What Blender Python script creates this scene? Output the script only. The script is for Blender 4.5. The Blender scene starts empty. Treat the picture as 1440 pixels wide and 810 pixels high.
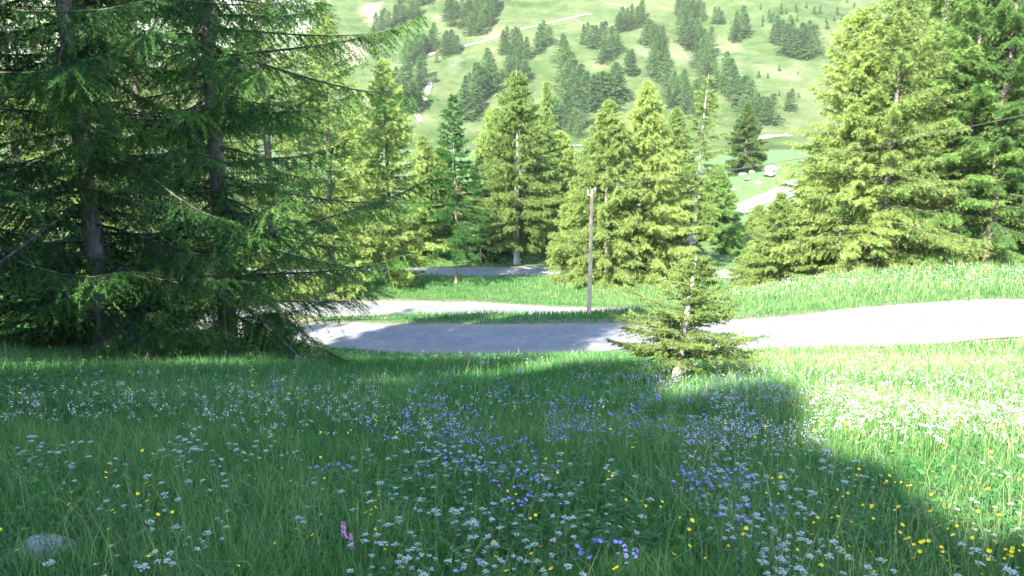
import bpy, math
import numpy as np
from math import radians, sin, cos, pi

# ------------------------------------------------------------------ camera, sky, sun, exposure
SC = bpy.context.scene
COL = SC.collection
F = 1130.0                      # focal length in pixels of the 1440 px wide photograph
PITCH = radians(11.26)
cam_d = bpy.data.cameras.new("camera")
cam = bpy.data.objects.new("camera", cam_d)
COL.objects.link(cam)
cam.location = (0, 0, 1.6)
cam.rotation_euler = (radians(90) - PITCH, 0, 0)
cam_d.sensor_width = 36
cam_d.lens = 36 * F / 1440
cam_d.clip_start = 0.05
cam_d.clip_end = 9000
SC.camera = cam

SUN_AZ = radians(208)           # sun behind the camera, to the left
SUN_EL = radians(36)
world = bpy.data.worlds.new("World")
SC.world = world
world.use_nodes = True
wn = world.node_tree
bg = wn.nodes["Background"]
sky = wn.nodes.new("ShaderNodeTexSky")
sky.sky_type = 'NISHITA'
sky.sun_disc = False
sky.sun_elevation = SUN_EL
sky.sun_rotation = SUN_AZ
sky.altitude = 1700
wn.links.new(sky.outputs[0], bg.inputs[0])
bg.inputs[1].default_value = 0.15
sun_d = bpy.data.lights.new("sun", 'SUN')
sun_d.energy = 5.0
sun_d.angle = radians(0.53)
sun_d.color = (1.0, 0.94, 0.80)
sun = bpy.data.objects.new("sun", sun_d)
COL.objects.link(sun)
sun.rotation_euler = (radians(90) - SUN_EL, 0, pi - SUN_AZ)
sun.location = (-20, -40, 60)
SC.view_settings.view_transform = 'Standard'
SC.view_settings.look = 'None'
SC.view_settings.gamma = 1
SC.view_settings.use_curve_mapping = False
SC.view_settings.exposure = 2.88
SC.render.engine = 'CYCLES'
SC.cycles.max_bounces = 7
SC.cycles.transparent_max_bounces = 4
SC.cycles.volume_bounces = 0
HAZE = .00007
SHADOW_DIR = np.array([-sin(SUN_AZ), -cos(SUN_AZ)])

# ------------------------------------------------------------------ numeric helpers
def sstep(a, b, x):
    t = np.clip((np.asarray(x, float) - a) / (b - a), 0, 1)
    return t * t * (3 - 2 * t)

def _hash(ix, iy, s):
    n = np.sin(ix * 127.1 + iy * 311.7 + s * 74.7) * 43758.5453
    return n - np.floor(n)

def vnoise(x, y, s=0):
    x = np.asarray(x, float); y = np.asarray(y, float)
    ix = np.floor(x); iy = np.floor(y); fx = x - ix; fy = y - iy
    fx = fx * fx * (3 - 2 * fx); fy = fy * fy * (3 - 2 * fy)
    a = _hash(ix, iy, s); b = _hash(ix + 1, iy, s); c = _hash(ix, iy + 1, s); d = _hash(ix + 1, iy + 1, s)
    return a + (b - a) * fx + (c - a) * fy + (a - b - c + d) * fx * fy

def fbm(x, y, s=0, o=4):
    r = 0; a = .5
    for k in range(o):
        r = r + a * (vnoise(x * 2 ** k, y * 2 ** k, s + k) - .5); a *= .5
    return r

def ray(px, py):
    cx = (np.asarray(px, float) - 720) / F; cy = (405 - np.asarray(py, float)) / F
    y = cos(PITCH) + cy * sin(PITCH); z = -sin(PITCH) + cy * cos(PITCH)
    return cx / y, z / y

def P(px, py, Y):
    a, b = ray(px, py)
    return (float(a * Y), float(Y), float(1.6 + b * Y))

# ------------------------------------------------------------------ the mountain road (one road, two hairpins)
ROAD_CTRL = [(34, 17.5, -2.0), (25, 21.8, -3.4), (16.6, 26.3, -4.6), (9.7, 28.9, -5.85), (4, 31.6, -6.7), (-.6, 33.8, -7.35),
             (-6.5, 36.4, -7.95), (-11.5, 38.4, -8.3), (-15.2, 41, -8.6), (-15.5, 44.6, -8.85), (-11.5, 47.5, -9.1), (-4, 48.2, -9.3),
             (4, 47.9, -9.6), (11, 49.8, -9.95), (18, 53.5, -10.2), (22.5, 59, -10.35), (20, 65.5, -10.45), (12, 69, -10.5),
             (0, 69.2, -10.65), (-8, 69, -10.75), (-20, 69.5, -10.9), (-34, 71, -11.0)]
def catmull(ctrl, step):
    p = np.array(ctrl, float); out = []
    p = np.vstack([2 * p[0] - p[1], p, 2 * p[-1] - p[-2]])
    for i in range(1, len(p) - 2):
        n = max(2, int(np.linalg.norm(p[i + 1] - p[i]) / step))
        t = np.linspace(0, 1, n, endpoint=False)[:, None]
        a, b, c, d = p[i - 1], p[i], p[i + 1], p[i + 2]
        out.append(.5 * (2 * b + (c - a) * t + (2 * a - 5 * b + 4 * c - d) * t ** 2 + (-a + 3 * b - 3 * c + d) * t ** 3))
    return np.vstack(out + [p[-2:-1]])
ROAD = catmull(ROAD_CTRL, .5)
ROAD_HW = np.interp(np.arange(len(ROAD)), [0, 60, 110, 150, len(ROAD)], [3.05, 3.0, 2.4, 2.1, 2.1])

def road_near(x, y):
    """distance to the centre line minus half width, and the road height there"""
    x = np.ravel(x); y = np.ravel(y)
    d = np.full(x.shape, 1e3); z = np.zeros(x.shape)
    m = (y > 8) & (y < 82) & (x > -42) & (x < 46)
    idx = np.nonzero(m)[0]
    for k in range(0, len(idx), 20000):
        j = idx[k:k + 20000]
        dd = (x[j, None] - ROAD[None, :, 0]) ** 2 + (y[j, None] - ROAD[None, :, 1]) ** 2
        q = dd.argmin(1)
        d[j] = np.sqrt(dd[np.arange(len(j)), q]) - ROAD_HW[q]
        z[j] = ROAD[q, 2]
    return d, z

# ------------------------------------------------------------------ terrain height
def prof(Y): return -(.16 * Y + .0028 * Y * Y)
CT = []
for Y in (0, 4, 8, 12, 16, 20, 24, 28): CT.append((0, Y, prof(Y)))
CT += [(-10, 0, .4), (10, 0, -.1), (0, -10, 2.4), (-15, -10, 3.4), (15, -10, 1.8), (0, -25, 6), (-25, -20, 6.5), (25, -20, 5),
       (-35, 5, 2.0), (35, 5, -.2), (-8, 6, -.6), (5, 8, -1.45), (9, 12, -2.3), (16, 18, -3.3), (13, 22, -4.45), (6, 24, -5.3), (22, 12, -1.9)]
for q in [(0, 500, 14), (200, 515, 15), (320, 500, 17), (420, 515, 19), (560, 510, 23), (828, 443, 39), (700, 445, 40.5), (600, 447, 41),
          (1440, 376, 37), (1250, 384, 38.5), (1100, 396, 40), (1030, 415, 40), (1290, 378, 43), (1440, 374, 45), (730, 371, 74),
          (641, 398, 58), (862, 397, 60.5), (720, 405, 57), (960, 400, 58), (960, 377, 75), (620, 372, 77), (560, 395, 58)]:
    CT.append(P(*q))
CT += [(-12, 25, -5.3), (-17, 32, -6.6), (-20, 20, -3.2), (-26, 32, -6.5), (-22, 44, -8.6), (-30, 60, -10.3), (-45, 40, -7.5), (-45, 70, -10.8),
       (30, 34, -4.0), (40, 45, -5.2), (45, 20, -1.2), (30, 60, -8.8), (45, 70, -9), (-40, 95, -11), (0, 95, -11), (40, 95, -10.2),
       (0, 120, -10.8), (-60, 120, -11), (60, 120, -10)]
for i in range(0, len(ROAD), 8): CT.append(tuple(ROAD[i]))
CT = np.array(CT)
def _U(r2): return np.where(r2 > 1e-9, r2 * np.log(np.maximum(r2, 1e-9)), 0)
_n = len(CT)
_K = _U(((CT[:, None, :2] - CT[None, :, :2]) ** 2).sum(-1)) + np.eye(_n) * 8.0
_Pm = np.c_[np.ones(_n), CT[:, :2]]
_A = np.zeros((_n + 3, _n + 3)); _A[:_n, :_n] = _K; _A[:_n, _n:] = _Pm; _A[_n:, :_n] = _Pm.T
_W = np.linalg.solve(_A, np.r_[CT[:, 2], 0, 0, 0])
def tps(x, y):
    out = np.empty(x.shape)
    for k in range(0, len(x), 20000):
        a = x[k:k + 20000]; b = y[k:k + 20000]
        r2 = (a[:, None] - CT[None, :, 0]) ** 2 + (b[:, None] - CT[None, :, 1]) ** 2
        out[k:k + 20000] = _U(r2) @ _W[:_n] + _W[_n] + _W[_n + 1] * a + _W[_n + 2] * b
    return out

def far_z(x, y):
    z = -11 + 6 * sstep(110, 300, y)
    z = z + 6.0 * np.exp(-((x - 44) / 17) ** 2 - ((y - 128) / 16) ** 2)          # bank with the fence
    u = (y - 300) / 14
    sp = 14 * np.where(u > 30, u, np.log1p(np.exp(np.minimum(u, 30))))
    rise = .42 * sp
    rise = rise * (1 + .10 * fbm(x / 130, y / 130, 5, 3)) + sstep(320, 420, y) * 16 * fbm(x / 75, y / 120, 9, 3)
    cap = 34 + 300 * sstep(-118, -40, x + .12 * (y - 430))
    rise = np.where(rise > cap, cap - .3 * (rise - cap), rise)
    return z + rise

def G(x, y):
    sh = np.shape(x); x = np.ravel(np.asarray(x, float)); y = np.ravel(np.asarray(y, float))
    z = np.empty(x.shape)
    w = sstep(88, 118, y)
    nr = w < 1
    fr = w > 0
    zn = np.zeros(x.shape); zf = np.zeros(x.shape)
    if nr.any():
        xa, ya = x[nr], y[nr]
        t = tps(np.clip(xa, -60, 60), np.clip(ya, -30, 125)) + .10 * fbm(xa / 2.2, ya / 2.2, 3, 3) * sstep(1.5, 5, np.hypot(xa, ya))
        d, zr = road_near(xa, ya)
        b = sstep(.5, 2.6, d)
        zn[nr] = (zr - .05) * (1 - b) + t * b
    if fr.any(): zf[fr] = far_z(x[fr], y[fr])
    z = zn * (1 - w) + zf * w
    return z.reshape(sh)

def drop(px, py):
    """the ground points a set of photograph pixels looks at"""
    px = np.atleast_1d(np.asarray(px, float)); py = np.atleast_1d(np.asarray(py, float))
    a, b = ray(px, py)
    Ys = np.r_[np.linspace(1.8, 40, 240), np.linspace(40.5, 110, 160), np.geomspace(111, 900, 300)]
    X = a[:, None] * Ys; Z = 1.6 + b[:, None] * Ys
    g = G(X, np.broadcast_to(Ys, X.shape))
    hit = Z < g
    k = np.where(hit.any(1), hit.argmax(1), -1)
    i = np.arange(len(px)); k0 = np.maximum(k - 1, 0)
    d0 = Z[i, k0] - g[i, k0]; d1 = Z[i, k] - g[i, k]
    t = np.clip(d0 / np.where(np.abs(d0 - d1) < 1e-9, 1, d0 - d1), 0, 1)
    Y = Ys[k0] + (Ys[k] - Ys[k0]) * t
    ok = k > 0
    X = a * Y
    return X, Y, G(X, Y), ok

# ------------------------------------------------------------------ mesh and object helpers
def mesh_np(name, V, faces, mats, mi=None, smooth=False, **attrs):
    """faces: list of int arrays (M,3) or (M,4); mi: material index per array"""
    me = bpy.data.meshes.new(name)
    V = np.ascontiguousarray(V, dtype=np.float32)
    loops = np.concatenate([f.ravel() for f in faces]).astype(np.int32)
    tot = np.concatenate([np.full(len(f), f.shape[1], np.int32) for f in faces])
    start = np.r_[0, np.cumsum(tot)[:-1]].astype(np.int32)
    me.vertices.add(len(V)); me.vertices.foreach_set("co", V.ravel())
    me.loops.add(len(loops)); me.loops.foreach_set("vertex_index", loops)
    me.polygons.add(len(tot)); me.polygons.foreach_set("loop_start", start)
    for m in mats: me.materials.append(m)
    if mi is not None:
        me.polygons.foreach_set("material_index", np.concatenate([np.full(len(f), k, np.int32) for f, k in zip(faces, mi)]))
    if smooth: me.polygons.foreach_set("use_smooth", np.ones(len(tot), bool))
    for k, a in attrs.items():
        at = me.attributes.new(k, 'FLOAT', 'POINT')
        at.data.foreach_set("value", np.ascontiguousarray(a, dtype=np.float32))
    me.update(calc_edges=True)
    return me

def obj(name, me, parent=None, loc=(0, 0, 0), rot=(0, 0, 0), scale=(1, 1, 1)):
    o = bpy.data.objects.new(name, me); COL.objects.link(o)
    o.location = loc; o.rotation_euler = rot; o.scale = scale
    if parent: o.parent = parent
    return o

def tag(o, label=None, cat=None, group=None, kind=None):
    if label: o['label'] = label
    if cat: o['category'] = cat
    if group: o['group'] = group
    if kind: o['kind'] = kind
    return o

def thing(name, label, cat, loc, group=None, rotz=0):
    o = bpy.data.objects.new(name, None); COL.objects.link(o)
    o.location = loc; o.rotation_euler = (0, 0, rotz); o.empty_display_size = .3
    return tag(o, label, cat, group)

def dup(root, loc, rotz, label, s=1.0, group=None):
    r = root.copy(); COL.objects.link(r)
    r.location = loc; r.rotation_euler = (0, 0, rotz); r.scale = (s, s, s); r['label'] = label
    if group: r['group'] = group
    for ch in list(root.children):
        c = ch.copy(); COL.objects.link(c); c.parent = r
    return r

class MB:
    """collects triangles and quads for one mesh"""
    def __init__(s): s.v = []; s.t = []; s.q = []; s.n = 0; s.tm = []; s.qm = []; s.tint = []
    def add(s, V, T=None, Q=None, m=0, tint=.5):
        V = np.asarray(V, float)
        s.v.append(V); s.tint.append(np.broadcast_to(np.asarray(tint, float), (len(V),)))
        if T is not None and len(T): s.t.append(np.asarray(T) + s.n); s.tm.append(m)
        if Q is not None and len(Q): s.q.append(np.asarray(Q) + s.n); s.qm.append(m)
        s.n += len(V)
    def tube(s, pts, rad, k=6, m=0, tint=.5, cap=True):
        pts = np.asarray(pts, float); n = len(pts); rad = np.broadcast_to(np.asarray(rad, float), (n,))
        t = np.gradient(pts, axis=0); t /= np.linalg.norm(t, axis=1)[:, None] + 1e-9
        ref = np.where(np.abs(t[:, 2:3]) > .9, [[1., 0, 0]], [[0., 0, 1]])
        u = np.cross(t, ref); u /= np.linalg.norm(u, axis=1)[:, None] + 1e-9
        w = np.cross(t, u)
        a = np.arange(k) * 2 * pi / k
        V = (pts[:, None] + rad[:, None, None] * (np.cos(a)[None, :, None] * u[:, None] + np.sin(a)[None, :, None] * w[:, None])).reshape(-1, 3)
        i = np.arange(n - 1)[:, None] * k; j = np.arange(k)[None]; j2 = (j + 1) % k
        Q = np.stack([i + j, i + j2, i + k + j2, i + k + j], -1).reshape(-1, 4)
        s.add(V, Q=Q, m=m, tint=tint)
        if cap:
            c = np.array([[0, x, x + 1] for x in range(1, k - 1)])
            s.add(V[-k:], T=c, m=m, tint=tint)
    def box(s, c, h, m=0, rz=0, tint=.5):
        x, y, z = h
        V = np.array([[a, b, d] for d in (-z, z) for b in (-y, y) for a in (-x, x)], float)
        R = np.array([[cos(rz), -sin(rz), 0], [sin(rz), cos(rz), 0], [0, 0, 1]])
        s.add(V @ R.T + np.asarray(c), Q=[[0, 2, 3, 1], [4, 5, 7, 6], [0, 1, 5, 4], [2, 6, 7, 3], [0, 4, 6, 2], [1, 3, 7, 5]], m=m, tint=tint)
    def mesh(s, name, mats, smooth=False):
        faces = s.t + s.q; mi = s.tm + s.qm
        return mesh_np(name, np.vstack(s.v), faces, mats, mi, smooth, tint=np.concatenate(s.tint))

# ------------------------------------------------------------------ materials
def mat(name):
    m = bpy.data.materials.new(name); m.use_nodes = True
    nt = m.node_tree; nt.nodes.clear()
    out = nt.nodes.new("ShaderNodeOutputMaterial")
    return m, nt, out
def N(nt, typ, **kw):
    n = nt.nodes.new(typ)
    for k, v in kw.items():
        if k.startswith("i_"):
            n.inputs[int(k[2:]) if k[2:].isdigit() else k[2:].replace("_", " ")].default_value = v
        else: setattr(n, k, v)
    return n
def ramp(nt, fac, stops):
    r = nt.nodes.new("ShaderNodeValToRGB"); e = r.color_ramp.elements
    while len(e) < len(stops): e.new(.5)
    for el, (p, c) in zip(e, stops): el.position = p; el.color = (*c, 1)
    nt.links.new(fac, r.inputs[0]); return r.outputs[0]
def noise(nt, scale, detail=4, rough=.55, vec=None, coord="Object"):
    n = N(nt, "ShaderNodeTexNoise"); n.inputs["Scale"].default_value = scale; n.inputs["Detail"].default_value = detail
    n.inputs["Roughness"].default_value = rough
    if vec is None:
        t = N(nt, "ShaderNodeTexCoord"); vec = t.outputs[coord]
    nt.links.new(vec, n.inputs["Vector"]); return n.outputs["Fac"]
def mixc(nt, fac, a, b, typ='MIX'):
    m = N(nt, "ShaderNodeMix", data_type='RGBA', blend_type=typ)
    for sock, v in ((0, fac), (6, a), (7, b)):
        if isinstance(v, (int, float)): m.inputs[sock].default_value = v
        elif isinstance(v, tuple): m.inputs[sock].default_value = (*v, 1)
        else: nt.links.new(v, m.inputs[sock])
    return m.outputs[2]
def mrange(nt, v, a, b, c=0., d=1.):
    m = N(nt, "ShaderNodeMapRange"); m.inputs[1].default_value = a; m.inputs[2].default_value = b
    m.inputs[3].default_value = c; m.inputs[4].default_value = d
    nt.links.new(v, m.inputs[0]); return m.outputs[0]
def diffuse(nt, out, col, rough=.9, bump=None, bstr=.3, bdist=.02, spec=.2):
    p = N(nt, "ShaderNodeBsdfPrincipled"); p.inputs["Roughness"].default_value = rough
    p.inputs["Specular IOR Level"].default_value = spec
    if isinstance(col, tuple): p.inputs["Base Color"].default_value = (*col, 1)
    else: nt.links.new(col, p.inputs["Base Color"])
    if bump is not None:
        b = N(nt, "ShaderNodeBump"); b.inputs["Strength"].default_value = bstr; b.inputs["Distance"].default_value = bdist
        nt.links.new(bump, b.inputs["Height"]); nt.links.new(b.outputs[0], p.inputs["Normal"])
    nt.links.new(p.outputs[0], out.inputs[0]); return p

def leaf_mat(name, stops, trans=.35, rough=.6, spec=.25, rnd=.25, tcol=1.25):
    m, nt, out = mat(name)
    a = N(nt, "ShaderNodeAttribute", attribute_name="tint")
    col = ramp(nt, a.outputs["Fac"], stops)
    oi = N(nt, "ShaderNodeObjectInfo")
    hs = N(nt, "ShaderNodeHueSaturation")
    nt.links.new(mrange(nt, oi.outputs["Random"], 0, 1, 1 - rnd, 1 + rnd), hs.inputs["Value"])
    nt.links.new(mrange(nt, oi.outputs["Random"], 0, 1, .5 + .03 * rnd, .5 - .03 * rnd), hs.inputs["Hue"])
    nt.links.new(col, hs.inputs["Color"])
    p = N(nt, "ShaderNodeBsdfPrincipled"); p.inputs["Roughness"].default_value = rough; p.inputs["Specular IOR Level"].default_value = spec
    nt.links.new(hs.outputs[0], p.inputs["Base Color"])
    t = N(nt, "ShaderNodeBsdfTranslucent")
    nt.links.new(mixc(nt, 1.0, hs.outputs[0], (tcol, tcol, tcol * .6), 'MULTIPLY'), t.inputs[0])
    x = N(nt, "ShaderNodeMixShader"); x.inputs[0].default_value = trans
    nt.links.new(p.outputs[0], x.inputs[1]); nt.links.new(t.outputs[0], x.inputs[2]); nt.links.new(x.outputs[0], out.inputs[0])
    return m

M = {}
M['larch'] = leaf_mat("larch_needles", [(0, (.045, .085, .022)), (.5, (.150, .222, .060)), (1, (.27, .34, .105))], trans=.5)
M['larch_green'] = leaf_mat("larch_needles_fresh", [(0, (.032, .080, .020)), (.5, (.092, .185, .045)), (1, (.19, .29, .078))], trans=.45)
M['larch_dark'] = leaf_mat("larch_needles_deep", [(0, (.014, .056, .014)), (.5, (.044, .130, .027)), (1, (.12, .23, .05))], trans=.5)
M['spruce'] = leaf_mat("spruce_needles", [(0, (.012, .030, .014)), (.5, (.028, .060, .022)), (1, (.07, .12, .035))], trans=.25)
M['hillpine'] = leaf_mat("hill_conifer_needles", [(0, (.022, .058, .016)), (.5, (.044, .104, .028)), (1, (.088, .165, .046))], trans=.3, rnd=.3)
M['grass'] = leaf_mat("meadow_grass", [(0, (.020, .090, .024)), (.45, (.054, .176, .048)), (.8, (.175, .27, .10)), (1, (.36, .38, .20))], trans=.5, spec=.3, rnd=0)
M['forb'] = leaf_mat("meadow_leaves", [(0, (.02, .085, .02)), (1, (.06, .17, .04))], trans=.35, rnd=0)
M['white'] = leaf_mat("white_petals", [(0, (.34, .38, .34)), (1, (.56, .59, .55))], trans=.3, rnd=0, tcol=1.0)
M['blue'] = leaf_mat("violet_petals", [(0, (.17, .13, .46)), (1, (.31, .25, .62))], trans=.3, rnd=0, tcol=1.1)
M['lilac'] = leaf_mat("lilac_petals", [(0, (.34, .28, .44)), (1, (.52, .42, .58))], trans=.3, rnd=0, tcol=1.0)
M['yellow'] = leaf_mat("yellow_petals", [(0, (.75, .50, .01)), (1, (.85, .68, .02))], trans=.25, rnd=0, tcol=1.0)
M['pink'] = leaf_mat("pink_petals", [(0, (.60, .16, .42)), (1, (.75, .32, .60))], trans=.3, rnd=0, tcol=1.0)
M['stem'] = leaf_mat("flower_stem", [(0, (.06, .13, .03)), (1, (.16, .22, .07))], trans=.2, rnd=0)

def bark(name, c0, c1, c2, sc=9):
    m, nt, out = mat(name)
    tc = N(nt, "ShaderNodeTexCoord")
    mp = N(nt, "ShaderNodeMapping"); mp.inputs["Scale"].default_value = (1, 1, .28)
    nt.links.new(tc.outputs["Object"], mp.inputs[0])
    n1 = noise(nt, sc, 6, .7, mp.outputs[0]); n2 = noise(nt, sc * .22, 3, .6)
    col = ramp(nt, n1, [(.32, c0), (.5, c1), (.68, c2)])
    col = mixc(nt, mrange(nt, n2, .45, .7, 0, .45), col, (.20, .22, .17))
    diffuse(nt, out, col, .95, n1, .9, .03)
    return m
M['bark'] = bark("larch_bark", (.045, .035, .03), (.12, .095, .08), (.22, .19, .165))
M['pale_bark'] = bark("pale_larch_bark", (.18, .15, .13), (.34, .31, .28), (.50, .47, .43))
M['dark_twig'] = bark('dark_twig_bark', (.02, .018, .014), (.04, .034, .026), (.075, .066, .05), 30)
M['twig'] = bark("twig_bark", (.035, .029, .02), (.065, .054, .04), (.11, .093, .07), 30)
M['deadwood'] = bark("dead_wood", (.26, .23, .2), (.38, .35, .31), (.5, .47, .42), 20)
M['pole'] = bark("weathered_pole_wood", (.30, .21, .13), (.46, .34, .22), (.58, .45, .31), 8)

def ground_mat():
    m, nt, out = mat("meadow_soil_and_turf")
    a = noise(nt, .35, 5); b = noise(nt, 14, 4, .7); c = noise(nt, 1.6, 4)
    col = ramp(nt, b, [(.3, (.020, .050, .014)), (.5, (.045, .10, .026)), (.72, (.10, .16, .045))])
    col = mixc(nt, mrange(nt, a, .42, .7, 0, .5), col, (.11, .15, .05))
    col = mixc(nt, mrange(nt, c, .6, .78, 0, .4), col, (.12, .10, .055))
    f = N(nt, "ShaderNodeAttribute", attribute_name="tint")
    ve = N(nt, "ShaderNodeAttribute", attribute_name="verge")
    col = mixc(nt, ve.outputs["Fac"], col, ramp(nt, b, [(.35, (.07, .06, .045)), (.55, (.13, .115, .09)), (.7, (.20, .185, .155))]))
    col = mixc(nt, f.outputs["Fac"], col, ramp(nt, c, [(.3, (.035, .075, .022)), (.55, (.062, .105, .036)), (.75, (.098, .12, .058))]))
    diffuse(nt, out, col, .95, b, .8, .05)
    return m
M['ground'] = ground_mat()

def road_mat():
    m, nt, out = mat("worn_pale_asphalt")
    a = noise(nt, .5, 4); b = noise(nt, 60, 3, .7); c = noise(nt, 3.2, 5, .65)
    col = ramp(nt, c, [(.25, (.085, .089, .097)), (.55, (.128, .131, .138)), (.8, (.180, .178, .174))])
    col = mixc(nt, mrange(nt, b, .3, .7, 0, .35), col, (.10, .10, .10))
    col = mixc(nt, mrange(nt, a, .5, .7, 0, .4), col, (.205, .202, .192))
    v = N(nt, "ShaderNodeTexVoronoi", feature='DISTANCE_TO_EDGE'); v.inputs["Scale"].default_value = .28
    t = N(nt, "ShaderNodeTexCoord"); nn = N(nt, "ShaderNodeTexNoise"); nn.inputs["Scale"].default_value = 1.1; nn.inputs["Detail"].default_value = 5
    nt.links.new(t.outputs["Object"], nn.inputs["Vector"])
    nt.links.new(mixc(nt, .55, t.outputs["Object"], nn.outputs["Color"], 'ADD'), v.inputs["Vector"])
    col = mixc(nt, mrange(nt, v.outputs["Distance"], 0, .012, .55, 0), col, (.07, .07, .07))
    e = N(nt, "ShaderNodeAttribute", attribute_name="tint")
    col = mixc(nt, mrange(nt, e.outputs["Fac"], .35, 1, 0, .6), col, (.17, .15, .115))
    diffuse(nt, out, col, .9, b, .35, .01)
    return m
M['road'] = road_mat()

def hill_mat():
    m, nt, out = mat("alpine_pasture")
    a = noise(nt, .011, 5, .6); b = noise(nt, .06, 6, .65); c = noise(nt, .5, 5, .7)
    col = ramp(nt, b, [(.30, (.021, .041, .013)), (.5, (.045, .069, .025)), (.70, (.080, .094, .043))])
    col = mixc(nt, mrange(nt, a, .50, .66, 0, .5), col, (.105, .108, .062))
    col = mixc(nt, mrange(nt, c, .5, .75, 0, .6), col, (.034, .060, .022))
    sp = noise(nt, .22, 6, .75)
    col = mixc(nt, mrange(nt, sp, .54, .66, 0, .6), col, (.024, .046, .016))
    col = mixc(nt, mrange(nt, sp, .44, .34, 0, .45), col, (.11, .112, .065))
    s = N(nt, "ShaderNodeAttribute", attribute_name="tint")
    col = mixc(nt, s.outputs["Fac"], col, mixc(nt, mrange(nt, c, .35, .65), (.13, .118, .088), (.21, .195, .16)))
    diffuse(nt, out, col, 1, c, .6, .6, 0)
    return m
M['hill'] = hill_mat()
def simple(name, stops, sc, bstr=.5, bdist=.02, rough=.9):
    m, nt, out = mat(name); n = noise(nt, sc, 6, .65)
    diffuse(nt, out, ramp(nt, n, stops), rough, n, bstr, bdist); return m
M['mountain'] = simple("far_rock_and_forest", [(.38, (.05, .085, .045)), (.52, (.11, .15, .07)), (.6, (.33, .31, .27))], .006, .8, 10)
M['track'] = simple("pale_dirt_track", [(.3, (.15, .135, .10)), (.7, (.23, .21, .165))], .8)
M['rock'] = simple("pale_limestone", [(.3, (.05, .05, .045)), (.5, (.14, .136, .125)), (.7, (.24, .235, .22))], 1.6, .8, .15)
M['nearrock'] = simple("grey_lichened_rock", [(.3, (.17, .17, .17)), (.55, (.32, .32, .32)), (.75, (.50, .50, .48))], 9, .9, .03)
M['plank'] = simple("bleached_timber", [(.3, (.22, .205, .18)), (.7, (.34, .32, .285))], 3)
M['metal'] = simple("galvanised_steel", [(.3, (.40, .41, .42)), (.7, (.52, .53, .54))], 10, .1, .005, .5)
M['porcelain'] = simple("white_porcelain", [(.3, (.72, .72, .70)), (.7, (.8, .8, .78))], 8, .05, .002, .25)
M['wire'] = simple("dark_cable", [(.3, (.03, .03, .03)), (.7, (.05, .05, .05))], 20)
M['plaster'] = simple("white_plaster", [(.3, (.34, .33, .31)), (.7, (.42, .41, .385))], 2)
M['rooftile'] = simple("red_roof", [(.3, (.15, .07, .055)), (.7, (.22, .11, .085))], 2)
M['darkglass'] = simple("window_glass", [(.3, (.03, .035, .04)), (.7, (.05, .055, .06))], 2, 0, .001, .15)
M['litter'] = simple("needle_litter", [(.3, (.12, .085, .05)), (.55, (.22, .17, .11)), (.75, (.33, .29, .2))], 5, .6, .04)

# ------------------------------------------------------------------ the setting
hb = MB(); hb.box((-300, 1290, 480), (3400, 1400, 500))
hm, hnt, hout = mat("valley_air")
pv = N(hnt, "ShaderNodeVolumePrincipled"); pv.inputs["Density"].default_value = HAZE; pv.inputs["Color"].default_value = (.93, .96, 1, 1)
hnt.links.new(pv.outputs[0], hout.inputs["Volume"])
tag(obj("haze", hb.mesh("haze", [hm])), "thin bright air over the valley", "haze", kind="stuff")
def grid_sheet(name, xs, ys, zf, material, tintf=None, X=None):
    if X is None: X, Y = np.meshgrid(xs, ys)
    else: Y = np.broadcast_to(np.asarray(ys)[:, None], X.shape)
    Z = zf(X, Y); r, c = X.shape
    V = np.stack([X, Y, Z], -1).reshape(-1, 3)
    i = (np.arange(r - 1)[:, None] * c + np.arange(c - 1)[None]).ravel()
    Q = np.stack([i, i + 1, i + c + 1, i + c], -1)
    t = np.zeros(len(V)) if tintf is None else tintf(X, Y).ravel()
    return mesh_np(name, V, [Q], [material], smooth=True, tint=t)

ys = np.r_[np.linspace(-45, -4, 30), np.linspace(-3, 34, 170), np.linspace(34.3, 80, 150), np.linspace(81, 262, 90)]
hw = 26 + .85 * np.maximum(ys, 0)
u = np.linspace(-1, 1, 281); u = np.sign(u) * (.75 * np.abs(u) + .25 * u * u)
MG = grid_sheet("meadow_ground", None, ys, G, M['ground'], lambda a, b: sstep(60, 100, b), X=u[None] * hw[:, None])
_c = np.empty(len(MG.vertices) * 3, np.float32); MG.vertices.foreach_get("co", _c); _c = _c.reshape(-1, 3)
_d, _ = road_near(_c[:, 0], _c[:, 1])
MG.attributes.new("verge", 'FLOAT', 'POINT').data.foreach_set("value", (1 - sstep(.05, .9, _d + .8 * fbm(_c[:, 0] / 1.1, _c[:, 1] / 1.1, 15, 3))).astype(np.float32))
tag(obj("meadow_ground", MG), "grassy meadow slope falling to the road", "ground", kind="structure")

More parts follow.
